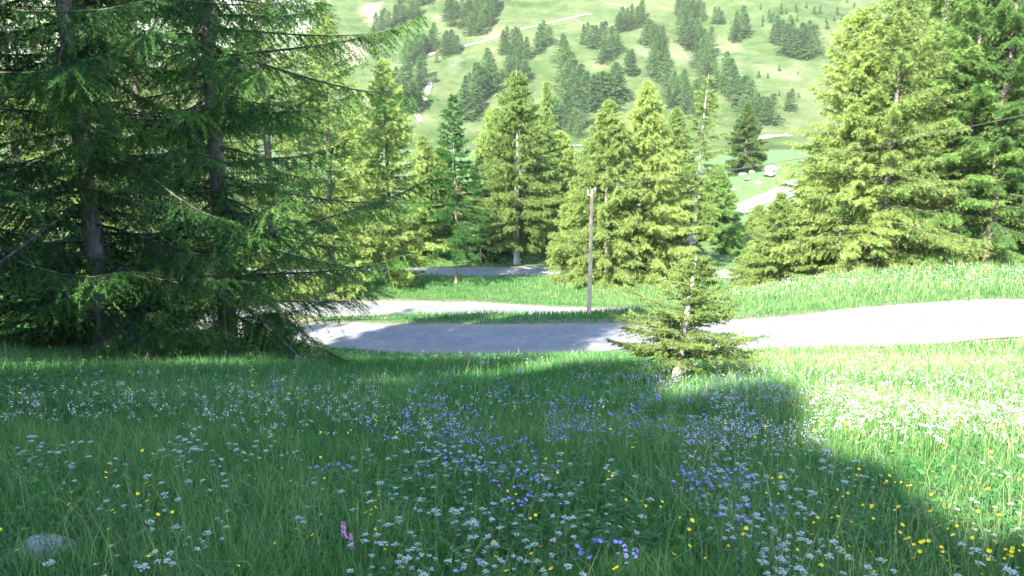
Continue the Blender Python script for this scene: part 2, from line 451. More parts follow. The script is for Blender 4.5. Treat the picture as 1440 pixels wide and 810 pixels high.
TRACKS = [[(592, 172), (586, 160), (592, 150), (597, 140), (602, 126), (606, 112)],
          [(560, 96), (572, 92), (590, 84), (606, 77), (620, 70), (650, 66), (684, 57), (702, 50), (730, 42), (765, 34), (800, 26), (822, 21), (832, 20)],
          [(770, 203), (800, 206), (830, 204)], [(1060, 196), (1085, 192), (1110, 190)], [(850, 4), (872, 8), (890, 16)]]
TRACK_P = []
for tr in TRACKS:
    a = np.array(tr, float); n = 8
    xs_ = np.interp(np.arange(0, len(a) - 1 + 1e-6, 1 / n), np.arange(len(a)), a[:, 0])
    ys_ = np.interp(np.arange(0, len(a) - 1 + 1e-6, 1 / n), np.arange(len(a)), a[:, 1])
    X, Y, Z, ok = drop(xs_, ys_)
    TRACK_P.append(np.c_[X, Y, Z][ok])
SCREE = [(525, 22, 20, 26), (548, 28, 12, 14), (497, 70, 22, 22), (685, 50, 22, 6), (640, 92, 9, 10), (618, 24, 6, 4), (556, 34, 8, 7), (628, 118, 4, 6),
         (836, 92, 8, 12), (764, 135, 10, 8), (560, 98, 22, 8), (1025, 70, 30, 12), (1040, 90, 30, 16), (955, 75, 14, 16), (905, 70, 12, 8), (1100, 100, 26, 16)]
SC_W = []
for (px, py, rx, ry) in SCREE:
    X, Y, Z, ok = drop([px, px + rx, px], [py, py, max(py - ry, 0)])
    SC_W.append((X[0], Y[0], abs(X[1] - X[0]) + 1, abs(Y[2] - Y[0]) + 3))
def hill_tint(X, Y):
    t = np.zeros(X.shape)
    nz = fbm(X / 9, Y / 14, 31, 4)
    for k, (cx, cy, rx, ry) in enumerate(SC_W):
        d = np.hypot((X - cx) / rx, (Y - cy) / ry)
        t = np.maximum(t, np.clip((.85 - d + nz * 3.2) * 1.3, 0, 1) * (.7 if k < 3 else .25))
    return t
ysh = np.r_[np.linspace(255, 560, 300), np.linspace(565, 900, 40)]
uu = np.linspace(-1, 1, 361)
tag(obj("hillside", grid_sheet("hillside", None, ysh, lambda a, b: G(a, b) - .02 - .6 * (1 - sstep(255, 262, b)), M['hill'], hill_tint,
    X=uu[None] * (.95 * ysh)[:, None])), "green alpine hillside with bare patches", "hill", kind="structure")
def mtn(X, Y): return -10 + .33 * (Y - 900) + 120 * fbm(X / 300, Y / 500, 40, 5) * sstep(900, 1500, Y)
tag(obj("mountain", grid_sheet("mountain", np.linspace(-1900, 600, 120), np.linspace(900, 2600, 100), mtn, M['mountain'])),
    "distant bluish mountainside", "mountain", kind="structure")
def ribbon(name, pts, hw_, lift, material, jit=0, cross=2, zf=None):
    pts = np.asarray(pts); t = np.gradient(pts[:, :2], axis=0); t /= np.linalg.norm(t, axis=1)[:, None] + 1e-9
    nrm = np.c_[-t[:, 1], t[:, 0]]
    V = []; T = []
    hw_ = np.broadcast_to(hw_, (len(pts),))
    for q in np.linspace(-1, 1, cross + 1):
        w = hw_ * (1 + jit * (vnoise(np.arange(len(pts)) * .35, np.full(len(pts), q * 3.), 8) - .5) * (abs(q) == 1))
        xy = pts[:, :2] + nrm * (q * w)[:, None]
        z = (G(xy[:, 0], xy[:, 1]) + lift) if zf is None else zf(pts, q)
        V.append(np.c_[xy, z]); T.append(np.full(len(pts), abs(q)))
    V = np.stack(V, 1).reshape(-1, 3); c = cross + 1
    i = (np.arange(len(pts) - 1)[:, None] * c + np.arange(c - 1)[None]).ravel()
    return mesh_np(name, V, [np.stack([i, i + c, i + c + 1, i + 1], -1)], [material], smooth=True, tint=np.stack(T, 1).ravel())
for tp, w in zip(TRACK_P, (1.1, 1.1, 2.2, 2.2, .9)):
    if len(tp) > 2:
        tag(obj("dirt_path", ribbon("dirt_path", tp, w, .2, M['track'], .7)), "pale dirt track crossing the hillside", "path", kind="structure")
tag(obj("road", ribbon("road", ROAD, ROAD_HW, 0, M['road'], .22, 10, zf=lambda p, q: p[:, 2] + .02 * (1 - q * q) - .01)),
    "pale asphalt hairpin mountain road", "road", kind="structure")
# needle litter inside the hairpin
lp = np.array([(-13, 42.6), (-11, 42.9), (-8.5, 42.6), (-6.3, 42.2)])
lp = np.c_[np.interp(np.linspace(0, 3, 20), range(4), lp[:, 0]), np.interp(np.linspace(0, 3, 20), range(4), lp[:, 1]), np.zeros(20)]
tag(obj("ground_litter", ribbon("ground_litter", lp, np.interp(np.linspace(0, 1, 20), [0, .5, 1], [1.8, 2.2, .5]), .03, M['litter'], .6, 8)), "brown needle litter inside the bend", "ground", kind="structure")

# ------------------------------------------------------------------ conifers
def trunk_mesh(name, H, r0, lean, material, rng, k=10, flare=.5, top=.02):
    zz = np.r_[-.35, 0, .15, .35, .7, np.linspace(1.2, H, max(6, int(H / 1.1)))]
    x = lean[0] * np.clip(zz / H, 0, 1) + .05 * np.sin(zz * .5 + rng.random() * 6)
    y = lean[1] * np.clip(zz / H, 0, 1) + .05 * np.cos(zz * .43 + rng.random() * 6)
    x -= x[1]; y -= y[1]
    r = (r0 - top) * (1 - np.clip(zz / H, 0, 1)) ** .8 + top
    r = r * (1 + flare * np.exp(-np.maximum(zz, 0) / .22))
    n = len(zz); a = np.arange(k) * 2 * pi / k
    rr = r[:, None] * (1 + .10 * (rng.random((n, k)) - .5) * np.where(zz < 2.5, 1.8, 1.0)[:, None])
    V = np.stack([x[:, None] + rr * np.cos(a), y[:, None] + rr * np.sin(a), np.repeat(zz[:, None], k, 1)], -1).reshape(-1, 3)
    i = np.arange(n - 1)[:, None] * k; j = np.arange(k)[None]; j2 = (j + 1) % k
    Q = np.stack([i + j, i + j2, i + k + j2, i + k + j], -1).reshape(-1, 4)
    return mesh_np(name, V, [Q], [material], smooth=True), lambda z: np.array([np.interp(z, zz, x), np.interp(z, zz, y), z]), lambda z: np.interp(z, zz, r)

def unit(v): return v / (np.linalg.norm(v, axis=-1, keepdims=True) + 1e-9)

def crown_mesh(name, rng, H, zb, Lmax, n_br, e_lo, e_hi, droop, up, step, tw, tuft, k, l, w, hang, axis, rad, mats,
               zlo=None, zhi=None, shape=(.85, .16), tint=(.15, .85), bare=None, s0=.12, sticks=True, vmin=.72, upow=.95, esd=5):
    zlo = zb if zlo is None else zlo; zhi = H if zhi is None else zhi
    mb = MB(); NP = []; ND = []; NT = []
    for b in range(n_br):
        uq = ((b + rng.random()) / n_br) ** upow
        z = zb + (H - zb) * uq * .985
        if z < zlo or z > zhi: continue
        az = b * 2.39996 + rng.normal(0, .35)
        L = Lmax * (1 - uq) ** shape[0] * (.55 + .45 * min(1, uq / shape[1])) * rng.uniform(vmin, 1.15) + .06 * Lmax * (1 - uq) + .12 * min(1, H / 9)
        L *= 1 + .5 * (float(vnoise(np.cos(az) * 1.6 + 7, np.sin(az) * 1.6 + z * .55, 17 + int(H * 10) % 13)) - .5)
        isbare = (bare is not None and bare(z, az)) or rng.random() < .05
        if isbare: L *= .55
        e0 = radians(e_lo + (e_hi - e_lo) * uq ** 1.3 + rng.normal(0, esd))
        out = np.array([cos(az), sin(az), 0]); sd = np.array([-sin(az), cos(az), 0])
        c = rng.normal(0, .12)
        def pt(s):
            s = np.asarray(s)[:, None]
            return axis(z) + L * (out * s * cos(e0) + sd * c * s * s + np.array([0, 0, 1.]) * (s * sin(e0) - droop * s ** 1.8 + up * s ** 3.2))
        if H > 3:
            for _ in range(4):
                if pt([.75])[0, 2] < .35 or pt([1.])[0, 2] < .35: L *= .75
        S = np.linspace(0, 1, 7); pp = pt(S)
        rb = min(rad(z) * .30, .007 + .0062 * L)
        mb.tube(pp, rb * (1 - .86 * S), 4 if L < 2.5 else 5, m=0, cap=False)
        m = max(3, int(L / step))
        s = (s0 + (1 - s0) * (np.arange(m) + rng.random(m) * .8) / m)
        s = np.repeat(s, 2); side = np.tile([1., -1.], m); n = len(s)
        base = pt(s); tan = unit(pt(np.minimum(s + .03, 1.03)) - base)
        lat = unit(np.cross(tan, [0, 0, 1.])) * side[:, None]
        d = unit(tan * rng.uniform(.35, .95, (n, 1)) + lat * rng.uniform(.25, 1.0, (n, 1)) + np.array([0, 0, -1.]) * (hang * rng.uniform(.2, 1.3, (n, 1)) - .1))
        ln = tw * (.35 + .65 * np.sin(pi * np.clip(.12 + .82 * s, 0, 1))) * rng.uniform(.45, 1.2, n) * min(1, .35 + L / (.6 * Lmax))
        if isbare: keep = rng.random(n) < .2
        else: keep = rng.random(n) < .93
        base, d, ln = base[keep], d[keep], ln[keep]; n = len(base); ss = s[keep]
        if n == 0: continue
        sag = .25 * hang
        end = base + d * ln[:, None] - np.array([0, 0, 1.]) * (sag * ln)[:, None]
        if sticks:                                                   # the twig itself: a thin long triangle
            wv = unit(np.cross(d, rng.normal(size=(n, 3)))) * min(.006, w * .6)
            V = np.stack([base - wv, base + wv, end], 1).reshape(-1, 3)
            mb.add(V, T=np.arange(3 * n).reshape(-1, 3), m=0)
        q = max(2, int(round(tw / tuft)))
        tq = (np.arange(q)[None] + rng.random((n, q))) / q
        pos = base[:, None] + d[:, None] * (ln[:, None] * tq)[..., None] - np.array([0, 0, 1.]) * (sag * ln[:, None] * tq ** 2)[..., None]
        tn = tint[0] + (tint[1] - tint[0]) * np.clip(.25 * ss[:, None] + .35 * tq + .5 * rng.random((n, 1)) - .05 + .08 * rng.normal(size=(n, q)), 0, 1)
        pos = np.repeat(pos.reshape(-1, 3), k, 0); dd = np.repeat(np.repeat(d, q, 0), k, 0); tn = np.repeat(tn.ravel(), k)
        NP.append(pos); NT.append(tn)
        ND.append(unit(dd * .55 + rng.normal(size=pos.shape) * .55 + np.array([0, 0, .12 - .3 * hang])))
    # leading shoot
    pos = np.vstack(NP); nd = np.vstack(ND); tn = np.concatenate(NT); n = len(pos)
    ll = (l * rng.uniform(.6, 1.3, n))[:, None]; ww = (w * rng.uniform(.7, 1.3, n))[:, None]
    wv = unit(np.cross(nd, rng.normal(size=(n, 3)))) * ww * .5
    V = np.stack([pos - wv, pos + wv, pos + nd * ll], 1).reshape(-1, 3)
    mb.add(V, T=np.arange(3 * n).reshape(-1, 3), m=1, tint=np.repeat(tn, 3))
    return mb.mesh(name, mats)

def conifer(name, label, loc, H, r0=None, zb=1.2, Lmax=3.0, n_br=100, e=(-8, 40), droop=.12, up=.10, dist=60, tw=.6, step=.2, tuft=.12, k=4,
            hang=.6, fol='larch', wood='bark', seed=1, lean=(0, 0), group=None, cat='tree', rotz=0, flare=.5, nl=None, nw=None, **kw):
    rng = np.random.default_rng(seed)
    r0 = r0 or .011 * H + .05
    px = dist / 803.
    l = nl or max(.05, 2.7 * px); w = nw or max(.009, .52 * px); k = k + 2; tw *= .82; step *= .84
    root = thing(name, label, cat, loc, group, rotz)
    me, ax, rad = trunk_mesh("trunk", H, r0, lean, M[wood], rng, flare=flare)
    obj("trunk", me, root)
    obj("crown", crown_mesh("crown", rng, H, zb, Lmax, n_br, e[0], e[1], droop, up, step, tw, tuft, k, l, w, hang, ax, rad, [M['twig'], M[fol]], **kw), root)
    return root

def foot(px, py, Y):
    x = float(ray(px, py)[0] * Y)
    return (x, Y, float(G(np.array([x]), np.array([Y]))[0]) - .03)

# --- the dark trees on the left, seen from close by: their lower crowns in detail, their tops coarser
def big_left(label, px, py, Y, H, seed, Lmax, r0, lean=(0, 0), zb=.9, n_br=225, zs=10.5, e_lo=-4, tw=.86, step=.088):
    rng = np.random.default_rng(seed)
    root = thing("larch_tree", label, "tree", foot(px, py, Y))
    me, ax, rad = trunk_mesh("trunk", H, r0, lean, M['bark'], rng, k=16, flare=.55)
    obj("trunk", me, root)
    a = dict(H=H, zb=zb, Lmax=Lmax, e_lo=e_lo, e_hi=30, droop=.22, up=.22, hang=.85, esd=11, axis=ax, rad=rad, shape=(.75, .05), vmin=.4)
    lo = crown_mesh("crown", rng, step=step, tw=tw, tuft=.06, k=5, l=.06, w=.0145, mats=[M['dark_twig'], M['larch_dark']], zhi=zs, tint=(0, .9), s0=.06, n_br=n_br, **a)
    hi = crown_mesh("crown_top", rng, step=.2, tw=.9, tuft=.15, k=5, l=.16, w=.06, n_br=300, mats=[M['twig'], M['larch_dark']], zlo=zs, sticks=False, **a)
    obj("crown", lo, root)
    obj("upper_crown", hi, root)
    return root
big_left("dark larch with a thick straight trunk, its long boughs reaching out towards the road", 322, 497, 16.8, 18.5, 11, 4.7, .195, lean=(.12, .1), zb=.6)
big_left("dark shaded larch with a sunlit patch of pale bark, its foot curved in the grass", 152, 507, 15.0, 19.5, 12, 4.3, .165, lean=(-.15, .2), zb=1.0)
big_left("dark larch at the very left edge, only its boughs and dark foot showing", -22, 490, 13.6, 23, 13, 4.2, .20, zb=1.2, n_br=170)

# --- low larch bushes under and between the dark trees
for (px, py, Y, H, Lm, sd, lb) in [(75, 500, 15.8, 2.3, 1.3, 14, "low dark larch bush left of the curved trunk foot"), (238, 506, 17.2, 2.6, 1.5, 15, "low dark larch bush between the two dark trunks"),
                                   (385, 514, 17.0, 1.1, .8, 16, "low dark larch bush right of the thick dark trunk")]:
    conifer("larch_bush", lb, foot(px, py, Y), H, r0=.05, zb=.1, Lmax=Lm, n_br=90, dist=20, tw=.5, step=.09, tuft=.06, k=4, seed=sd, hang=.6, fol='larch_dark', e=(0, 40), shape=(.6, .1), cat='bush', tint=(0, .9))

# --- sunlit larches standing behind them, across the lower road
for (px, py, Y, H, Lm, sd, lb) in [
        (548, 394, 57, 15.8, 3.9, 21, "yellow green larch showing right of the dark boughs, its tip below the hill's scree"),
        (470, 400, 52, 19.5, 4.3, 22, "sunlit larch half hidden behind the outer boughs of the thick dark larch"),
        (386, 405, 50, 23, 4.6, 23, "tall sunlit larch seen through the boughs right of the thick dark trunk"),
        (300, 408, 47, 22, 4.6, 28, "sunlit larch hidden behind the thick dark trunk"),
        (216, 412, 45, 24, 4.6, 24, "tall sunlit larch seen between the two dark trunks"),
        (130, 415, 46, 23, 4.6, 29, "sunlit larch hidden behind the pale barked trunk"),
        (50, 420, 42, 22, 4.6, 25, "tall bright green larch behind the dark boughs left of the pale barked trunk"),
        (-60, 430, 40, 21, 4.6, 26, "bright larch at the left edge behind the dark boughs"),
        (598, 384, 80, 12.5, 3.4, 27, "slim pale larch behind the dark bough tips beside the dark spruce"),
        (510, 390, 78, 15, 4.2, 30, "sunlit larch beyond the far road behind the outer dark boughs")]:
    conifer("larch_tree", lb, foot(px, py, Y), H, Lmax=Lm, n_br=170, dist=Y, tw=.8, step=.19, tuft=.13, k=5, seed=sd, hang=.7, zb=.6, tint=(.2, 1), shape=(.75, .08))

# --- trees of the middle
conifer("spruce_tree", "slender dark green conifer on a thin stem in front of the far road", foot(641, 398, 58), 13.6, r0=.11, zb=2.4, Lmax=3.1, n_br=120, dist=58,
        tw=.65, step=.2, tuft=.12, k=5, fol='larch_dark', tint=(0, .55), seed=31, hang=.5, e=(-15, 40), shape=(.8, .1))
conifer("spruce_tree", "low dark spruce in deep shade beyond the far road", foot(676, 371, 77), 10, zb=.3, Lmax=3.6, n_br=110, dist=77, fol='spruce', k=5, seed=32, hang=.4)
conifer("larch_tree", "broad olive larch with a pale bare lower trunk beyond the far road", foot(727, 371, 74), 17.6, r0=.28, zb=2.0, Lmax=5.0, n_br=190, dist=74, wood='pale_bark',
        tw=.9, step=.2, tuft=.14, k=5, seed=33, hang=.75, shape=(.72, .12), tint=(.1, .85), vmin=.6)
conifer("larch_tree", "thin topped larch close behind the broad olive larch", foot(766, 367, 82), 17.6, zb=1.0, Lmax=4.0, n_br=130, dist=82, seed=34, hang=.7, k=5, tw=.8, shape=(1.25, .1), tint=(.1, .8), vmin=.5)
conifer("larch_tree", "bright yellow green larch right behind the wooden pole", foot(852, 396, 61), 13.8, zb=.2, Lmax=4.8, n_br=200, dist=61, tw=.9, k=5, step=.19, tuft=.13, seed=35, hang=.85,
        shape=(.75, .06), tint=(.3, 1))
conifer("larch_tree", "tallest bright yellow green larch, just right of the one behind the pole", foot(902, 392, 63), 15.2, zb=.2, Lmax=4.7, n_br=200, dist=63, tw=.9, k=5, step=.19, tuft=.13, seed=36, hang=.85,
        shape=(.75, .06), tint=(.3, 1))
conifer("larch_tree", "low drooping larch at the left foot of the pair behind the pole", foot(806, 393, 64), 7.5, zb=.1, Lmax=2.8, n_br=120, dist=64, tw=.8, k=5, step=.19, tuft=.13, seed=42, hang=.85, tint=(.25, .95))
conifer("larch_tree", "sparse larch with a white stem showing right through its crown", foot(968, 378, 73), 17.4, r0=.16, zb=3.4, Lmax=3.2, n_br=80, dist=73, wood='pale_bark', tw=.75,
        step=.22, tuft=.14, k=5, seed=37, hang=.6, shape=(.6, .2), tint=(.2, .95), lean=(1.0, 0), vmin=.45)
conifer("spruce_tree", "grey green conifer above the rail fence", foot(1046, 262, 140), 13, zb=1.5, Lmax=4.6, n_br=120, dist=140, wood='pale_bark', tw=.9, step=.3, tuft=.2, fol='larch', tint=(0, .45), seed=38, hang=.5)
conifer("larch_tree", "young pale larch beside the white boulders behind the fence post", foot(1002, 336, 96), 5.0, zb=.3, Lmax=2.6, n_br=80, dist=96, seed=39, hang=.6, tint=(.3, 1))
conifer("larch_tree", "low bushy larch in front of the boulders beyond the far road", foot(935, 350, 88), 8.0, zb=.3, Lmax=3.4, n_br=100, dist=88, seed=40, hang=.6, tint=(.3, 1))
conifer("larch_tree", "low bushy larch between the far road and the house", foot(800, 352, 92), 6.0, zb=.3, Lmax=3.0, n_br=80, dist=92, seed=41, hang=.6, tint=(.2, .9))
conifer("larch_tree", "bushy larch filling the gap left of the right hand stand", foot(1078, 380, 62), 4.4, zb=.1, Lmax=3.2, n_br=120, dist=62, k=5, tw=.7, seed=43, hang=.6, tint=(.3, 1))

# --- the sunlit stand on the right
conifer("larch_tree", "small bushy larch at the left foot of the big right hand stand", foot(1088, 406, 44), 5.6, r0=.09, zb=.05, Lmax=2.5, n_br=130, dist=44, tw=.55, step=.14, tuft=.1, k=5, seed=51, hang=.5, tint=(.25, 1))
conifer("larch_tree", "bright leafy larch forming the left flank of the right hand stand", foot(1186, 394, 44), 14.6, r0=.2, zb=.1, Lmax=4.4, n_br=250, dist=44, tw=.8, step=.16, tuft=.11, k=5, seed=52, hang=.6,
        shape=(.52, .05), tint=(.2, 1))
def bare_front(z, az):
    return 10.5 < z < 15 and cos(az - radians(255)) > .35
conifer("larch_tree", "tall larch with a pale bare upper trunk and dead boughs showing", foot(1292, 381, 45), 21, r0=.24, zb=.3, Lmax=5.0, n_br=260, dist=45, tw=.8, step=.17, tuft=.115, k=5, seed=53, hang=.65,
        wood='pale_bark', shape=(.7, .05), tint=(.05, .85), bare=bare_front)
conifer("larch_tree", "tall deep green larch filling the right of the stand", foot(1388, 378, 42), 20, r0=.26, zb=.2, Lmax=5.0, n_br=260, dist=42, tw=.8, step=.16, tuft=.11, k=5, seed=54, hang=.6, fol='larch_green',
        shape=(.65, .05), tint=(.1, .85), vmin=.6)
conifer("larch_tree", "tall larch cut off by the right edge of the photograph", foot(1490, 378, 41), 19, zb=.2, Lmax=4.6, n_br=220, dist=41, tw=.75, step=.17, tuft=.115, k=5, seed=55, hang=.6, fol='larch_green', shape=(.7, .05), tint=(.2, 1))
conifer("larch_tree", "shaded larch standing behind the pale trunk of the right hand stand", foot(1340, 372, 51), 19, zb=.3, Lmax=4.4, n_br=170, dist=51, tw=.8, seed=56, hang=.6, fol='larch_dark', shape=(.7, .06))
conifer("larch_tree", "larch behind the left flank of the right hand stand", foot(1240, 376, 52), 17, zb=.3, Lmax=4.6, n_br=180, dist=52, tw=.8, k=5, seed=57, hang=.6, shape=(.7, .06), tint=(.1, .9))

for (px, py, Y, H, Lm, sd, fo, lb) in [
        (1238, 388, 42.5, 15.0, 4.6, 58, 'larch', "leafy larch filling the stand between its left flank and the pale bare trunk"),
        (1340, 380, 43.0, 19.0, 4.8, 59, 'larch_green', "leafy larch standing right of the pale bare trunk"),
        (1440, 377, 46.0, 21.0, 5.0, 60, 'larch_green', "tall larch behind the deep green one at the right edge"),
        (1300, 373, 56.0, 21.0, 5.0, 62, 'larch', "tall larch at the back of the right hand stand"),
        (1140, 392, 47.0, 9.5, 2.9, 63, 'larch', "short leafy larch at the left foot of the stand behind the small bushy one"),
        (930, 380, 76.0, 9.5, 3.6, 64, 'larch', "leafy larch across the far road between the bright pair and the white stem"),
        (1032, 318, 84.0, 2.6, 1.6, 76, 'larch_green', "low larch bush on the grass right of the distant grey post"),
        (1068, 300, 95.0, 3.4, 1.8, 77, 'larch', "larch bush in front of the right end of the rail fence"),
        (978, 320, 100.0, 3.6, 1.9, 78, 'larch', "larch bush in front of the left end of the rail fence"),
        (622, 372, 88.0, 11.0, 3.8, 67, 'larch', "pale larch in the back row left of the slender dark conifer"),
        (786, 366, 90.0, 12.5, 3.8, 68, 'larch', "larch in the back row filling the gap left of the wooden pole"),
        (826, 362, 98.0, 11.0, 3.8, 69, 'larch_green', "larch in the back row seen just over the wooden pole's top"),
        (944, 362, 96.0, 15.0, 4.0, 73, 'larch', "tall larch in the back row left of the white stem"),
        (1002, 360, 92.0, 8.5, 3.2, 74, 'larch_green', "larch in the back row right of the white stem, below the boulders"),
        (696, 362, 100.0, 15.0, 4.4, 75, 'larch', "larch in the back row between the dark conifer and the broad olive larch"),
        (690, 366, 84.0, 9.5, 3.6, 66, 'larch', "leafy larch between the dark spruce and the broad olive larch")]:
    conifer("larch_tree", lb, foot(px, py, Y), H, zb=.15, Lmax=Lm * (.8 if px == 1140 else 1), n_br=200, dist=Y, tw=.8, step=.18, tuft=.12, k=5, seed=sd, hang=.65, fol=fo, shape=(.68, .05), tint=(.05 + .03 * (sd % 5), .8 + .04 * (sd % 5)))

# --- the young larch at the edge of the meadow
yx, yy, yz, _ = drop([949], [540])
YL = (float(yx[0]), float(yy[0]), float(yz[0]))
def young():
    rng = np.random.default_rng(61)
    Y = YL[1]; H = 190 / F * Y
    root = thing("larch_tree", "small young larch with a pale stem at the meadow edge in front of the road", "tree", (YL[0], YL[1], YL[2] - .02))
    me, ax, rad = trunk_mesh("trunk", H, .075, (.30, .0), M['pale_bark'], rng, k=10, flare=.08, top=.012)
    obj("trunk", me, root)
    lo = crown_mesh("crown", rng, H, .42, 1.36, 78, -2, 36, .04, .10, .07, .36, .04, 5, .05, .0135, .2, ax, rad, [M['twig'], M['larch']],
                    shape=(.95, .16), tint=(.3, 1), s0=.12, vmin=.4, upow=1.25)
    obj("crown", lo, root)
young()

# --- trees behind and beside the viewpoint: they throw the shade over the meadow
sh_root = None
SHADE = [(-9.9, -11.4, 13.6, 0), (-13.5, 2.5, 21, 1), (-12.3, -12.5, 16.5, 3), (-21, 6, 22, 4), (-5.9, -10.5, 9.7, 5), (-3.6, -7.8, 7.2, 2), (-17.5, 12.5, 20, 7), (-7.0, -7.0, 8.5, 8),
         (-14.2, -8.6, 16.5, 9), (-11.3, -3.0, 11.5, 10), (-17.5, -1.5, 22, 11), (-12.2, -6.6, 14.5, 12), (-16.5, 6.5, 23, 13), (-16.5, -6, 21, 15), (-8.2, -11.8, 13.2, 14)]
SH_LABEL = ["larch behind the viewpoint whose tip shades the meadow", "tall larch left of the viewpoint that shades the dark trees", "smallest larch right behind the viewpoint",
            "larch uphill behind the viewpoint", "tall larch far left of the viewpoint", "larch just behind the viewpoint", "tall larch uphill on the far left", "tall larch beside the leftmost dark tree", "young larch behind the viewpoint",
            "larch in the row behind the viewpoint", "small larch left of and behind the viewpoint", "tall larch in the wood left of the viewpoint", "slim larch behind the viewpoint", "tall larch in the wood beside the dark trees", "larch close behind the viewpoint", "thin crowned tall larch uphill behind the viewpoint"]
for i, (x, y, H, q) in enumerate(SHADE):
    z = float(G(np.array([float(x)]), np.array([float(y)]))[0])
    if sh_root is None:
        sh_root = conifer("larch_tree", SH_LABEL[0], (x, y, z), 20, zb=.8, Lmax=4.4, n_br=230, dist=90, tw=.9, step=.2, tuft=.16, k=5, fol='larch_dark', seed=71, hang=.6, shape=(.7, .06))
        sh_root.scale = (H / 20,) * 3
        z1 = float(G(np.array([-24.0]), np.array([14.0]))[0])
        sh_thin = conifer("larch_tree", "thin crowned larch far left of the viewpoint", (-24, 14, z1), 20, zb=1.5, Lmax=4.0, n_br=52, dist=90, tw=.8, step=.3, tuft=.18, k=4, fol='larch_dark', seed=72, hang=.6, shape=(.7, .06))
    else:
        dup(sh_thin if q in (1, 11, 15) else sh_root, (x, y, z), q * 1.3, SH_LABEL[q], H / 20)

# ------------------------------------------------------------------ the conifers on the far hillside
hill_meshes = []
for v in range(9):
    rng = np.random.default_rng(200 + v)
    me, ax, rad = trunk_mesh("t", 1.0, .018, (0, 0), M['twig'], rng, k=4, flare=0, top=.004)
    bpy.data.meshes.remove(me)
    sl = [.17, .2, .24, .22, .19, .26, .21, .15, .23][v]
    hill_meshes.append(crown_mesh("hill_conifer", rng, 1.0, .03, sl * 1.5, 95, -5, 40, .1, .05, .045, .075, .028, 2, .034, .017, .35, lambda z: np.array([0, 0, z]),
                                  lambda z: .012, [M['twig'], M['hillpine']], shape=(.72, .1), tint=(0, 1), vmin=.5))
HT = 0
def hill_tree(X, Y, Z, h, label, group, rng):
    global HT
    o = obj("hill_conifer", hill_meshes[int(rng.integers(len(hill_meshes)))], None, (X, Y, Z - .2), (0, 0, rng.random() * 6.28))
    s = rng.uniform(.85, 1.2)
    o.scale = (h * s * 1.12, h * s * 1.12, h * .95)
    tag(o, label, "tree", group); HT += 1
GROVES = [  # base polygon as (x0,y0)-(x1,y1) slanted band, half width, count, height px, label
    ([(632, 42), (690, 6)], 15, 26, 30, "conifer in the dense wood at the top edge left of the grassy spur"),
    ([(662, 50), (698, 14)], 10, 14, 30, "conifer on the lower rim of the dense wood at the top edge"),
    ([(524, 60), (600, 6)], 8, 16, 28, "conifer in the slanting wood beside the bare scree at the upper left"),
    ([(566, 92), (612, 68)], 4, 12, 28, "conifer in the row along the dirt track at the upper left"),
    ([(624, 76), (646, 72)], 3, 6, 28, "conifer in the small clump right above the dirt track"),
    ([(545, 142), (602, 112)], 9, 7, 42, "conifer in the left clump beside the lower bend of the dirt track"),
    ([(558, 150), (590, 156)], 8, 8, 42, "conifer in the clump at the foot of the lower dirt track"),
    ([(702, 74), (742, 80)], 4, 8, 34, "conifer in the clump right of the dirt track on the grassy spur"),
    ([(752, 76), (772, 60)], 3, 5, 30, "conifer at the right end of the clump on the grassy spur"),
    ([(712, 102), (740, 118)], 9, 8, 34, "conifer just below the clump on the grassy spur"),
    ([(648, 168), (696, 118)], 12, 20, 44, "conifer in the big wood above the slender dark conifer"),
    ([(786, 88), (800, 94)], 6, 4, 36, "conifer in the pair on the left rim of the scattered wood"),
    ([(820, 62), (850, 68)], 4, 6, 30, "conifer at the upper left corner of the scattered wood"),
    ([(792, 118), (822, 150)], 11, 16, 44, "conifer on the left side of the scattered wood"),
    ([(822, 150), (872, 146)], 9, 16, 48, "conifer in the dense heart of the scattered wood"),
    ([(846, 86), (872, 72)], 7, 8, 32, "conifer in the middle of the scattered wood among clearings"),
    ([(866, 42), (905, 28)], 7, 16, 26, "conifer in the upper wood below the top edge"),
    ([(908, 58), (930, 68)], 8, 9, 34, "conifer in the clump below the upper wood"),
    ([(880, 104), (892, 106)], 3, 4, 38, "conifer in the little clump in the clearing"),
    ([(918, 88), (940, 122)], 9, 14, 38, "conifer in the strip between the two clearings"),
    ([(950, 28), (990, 22)], 8, 13, 26, "conifer at the top of the long right wood"),
    ([(958, 48), (994, 84)], 10, 18, 36, "conifer in the middle of the long right wood"),
    ([(985, 92), (1000, 128)], 9, 14, 42, "conifer on the lower part of the long right wood"),
    ([(772, 172), (822, 186)], 9, 13, 44, "conifer at the foot of the hill above the pole"),
    ([(935, 142), (985, 160)], 11, 14, 42, "conifer at the foot of the long right wood"),
    ([(1016, 128), (1062, 160)], 9, 14, 46, "conifer in the open wood left of the right hand stand"),
    ([(1040, 180), (1090, 172)], 5, 9, 44, "conifer at the hill's foot left of the right hand stand"),
    ([(1106, 158), (1112, 156)], 2, 2, 36, "conifer standing apart close left of the right hand stand"),
    ([(1028, 58), (1052, 52)], 3, 4, 38, "conifer in the small clump on the bare upper slope"),
    ([(1004, 32), (1018, 34)], 2, 3, 22, "conifer in the small trio on the upper slope"),
    ([(1084, 60), (1106, 62)], 3, 6, 34, "conifer in the left half of the dark grove on the upper right"),
    ([(1104, 80), (1148, 78)], 4, 12, 44, "conifer in the dark grove on the upper right"),
]
rng = np.random.default_rng(77)
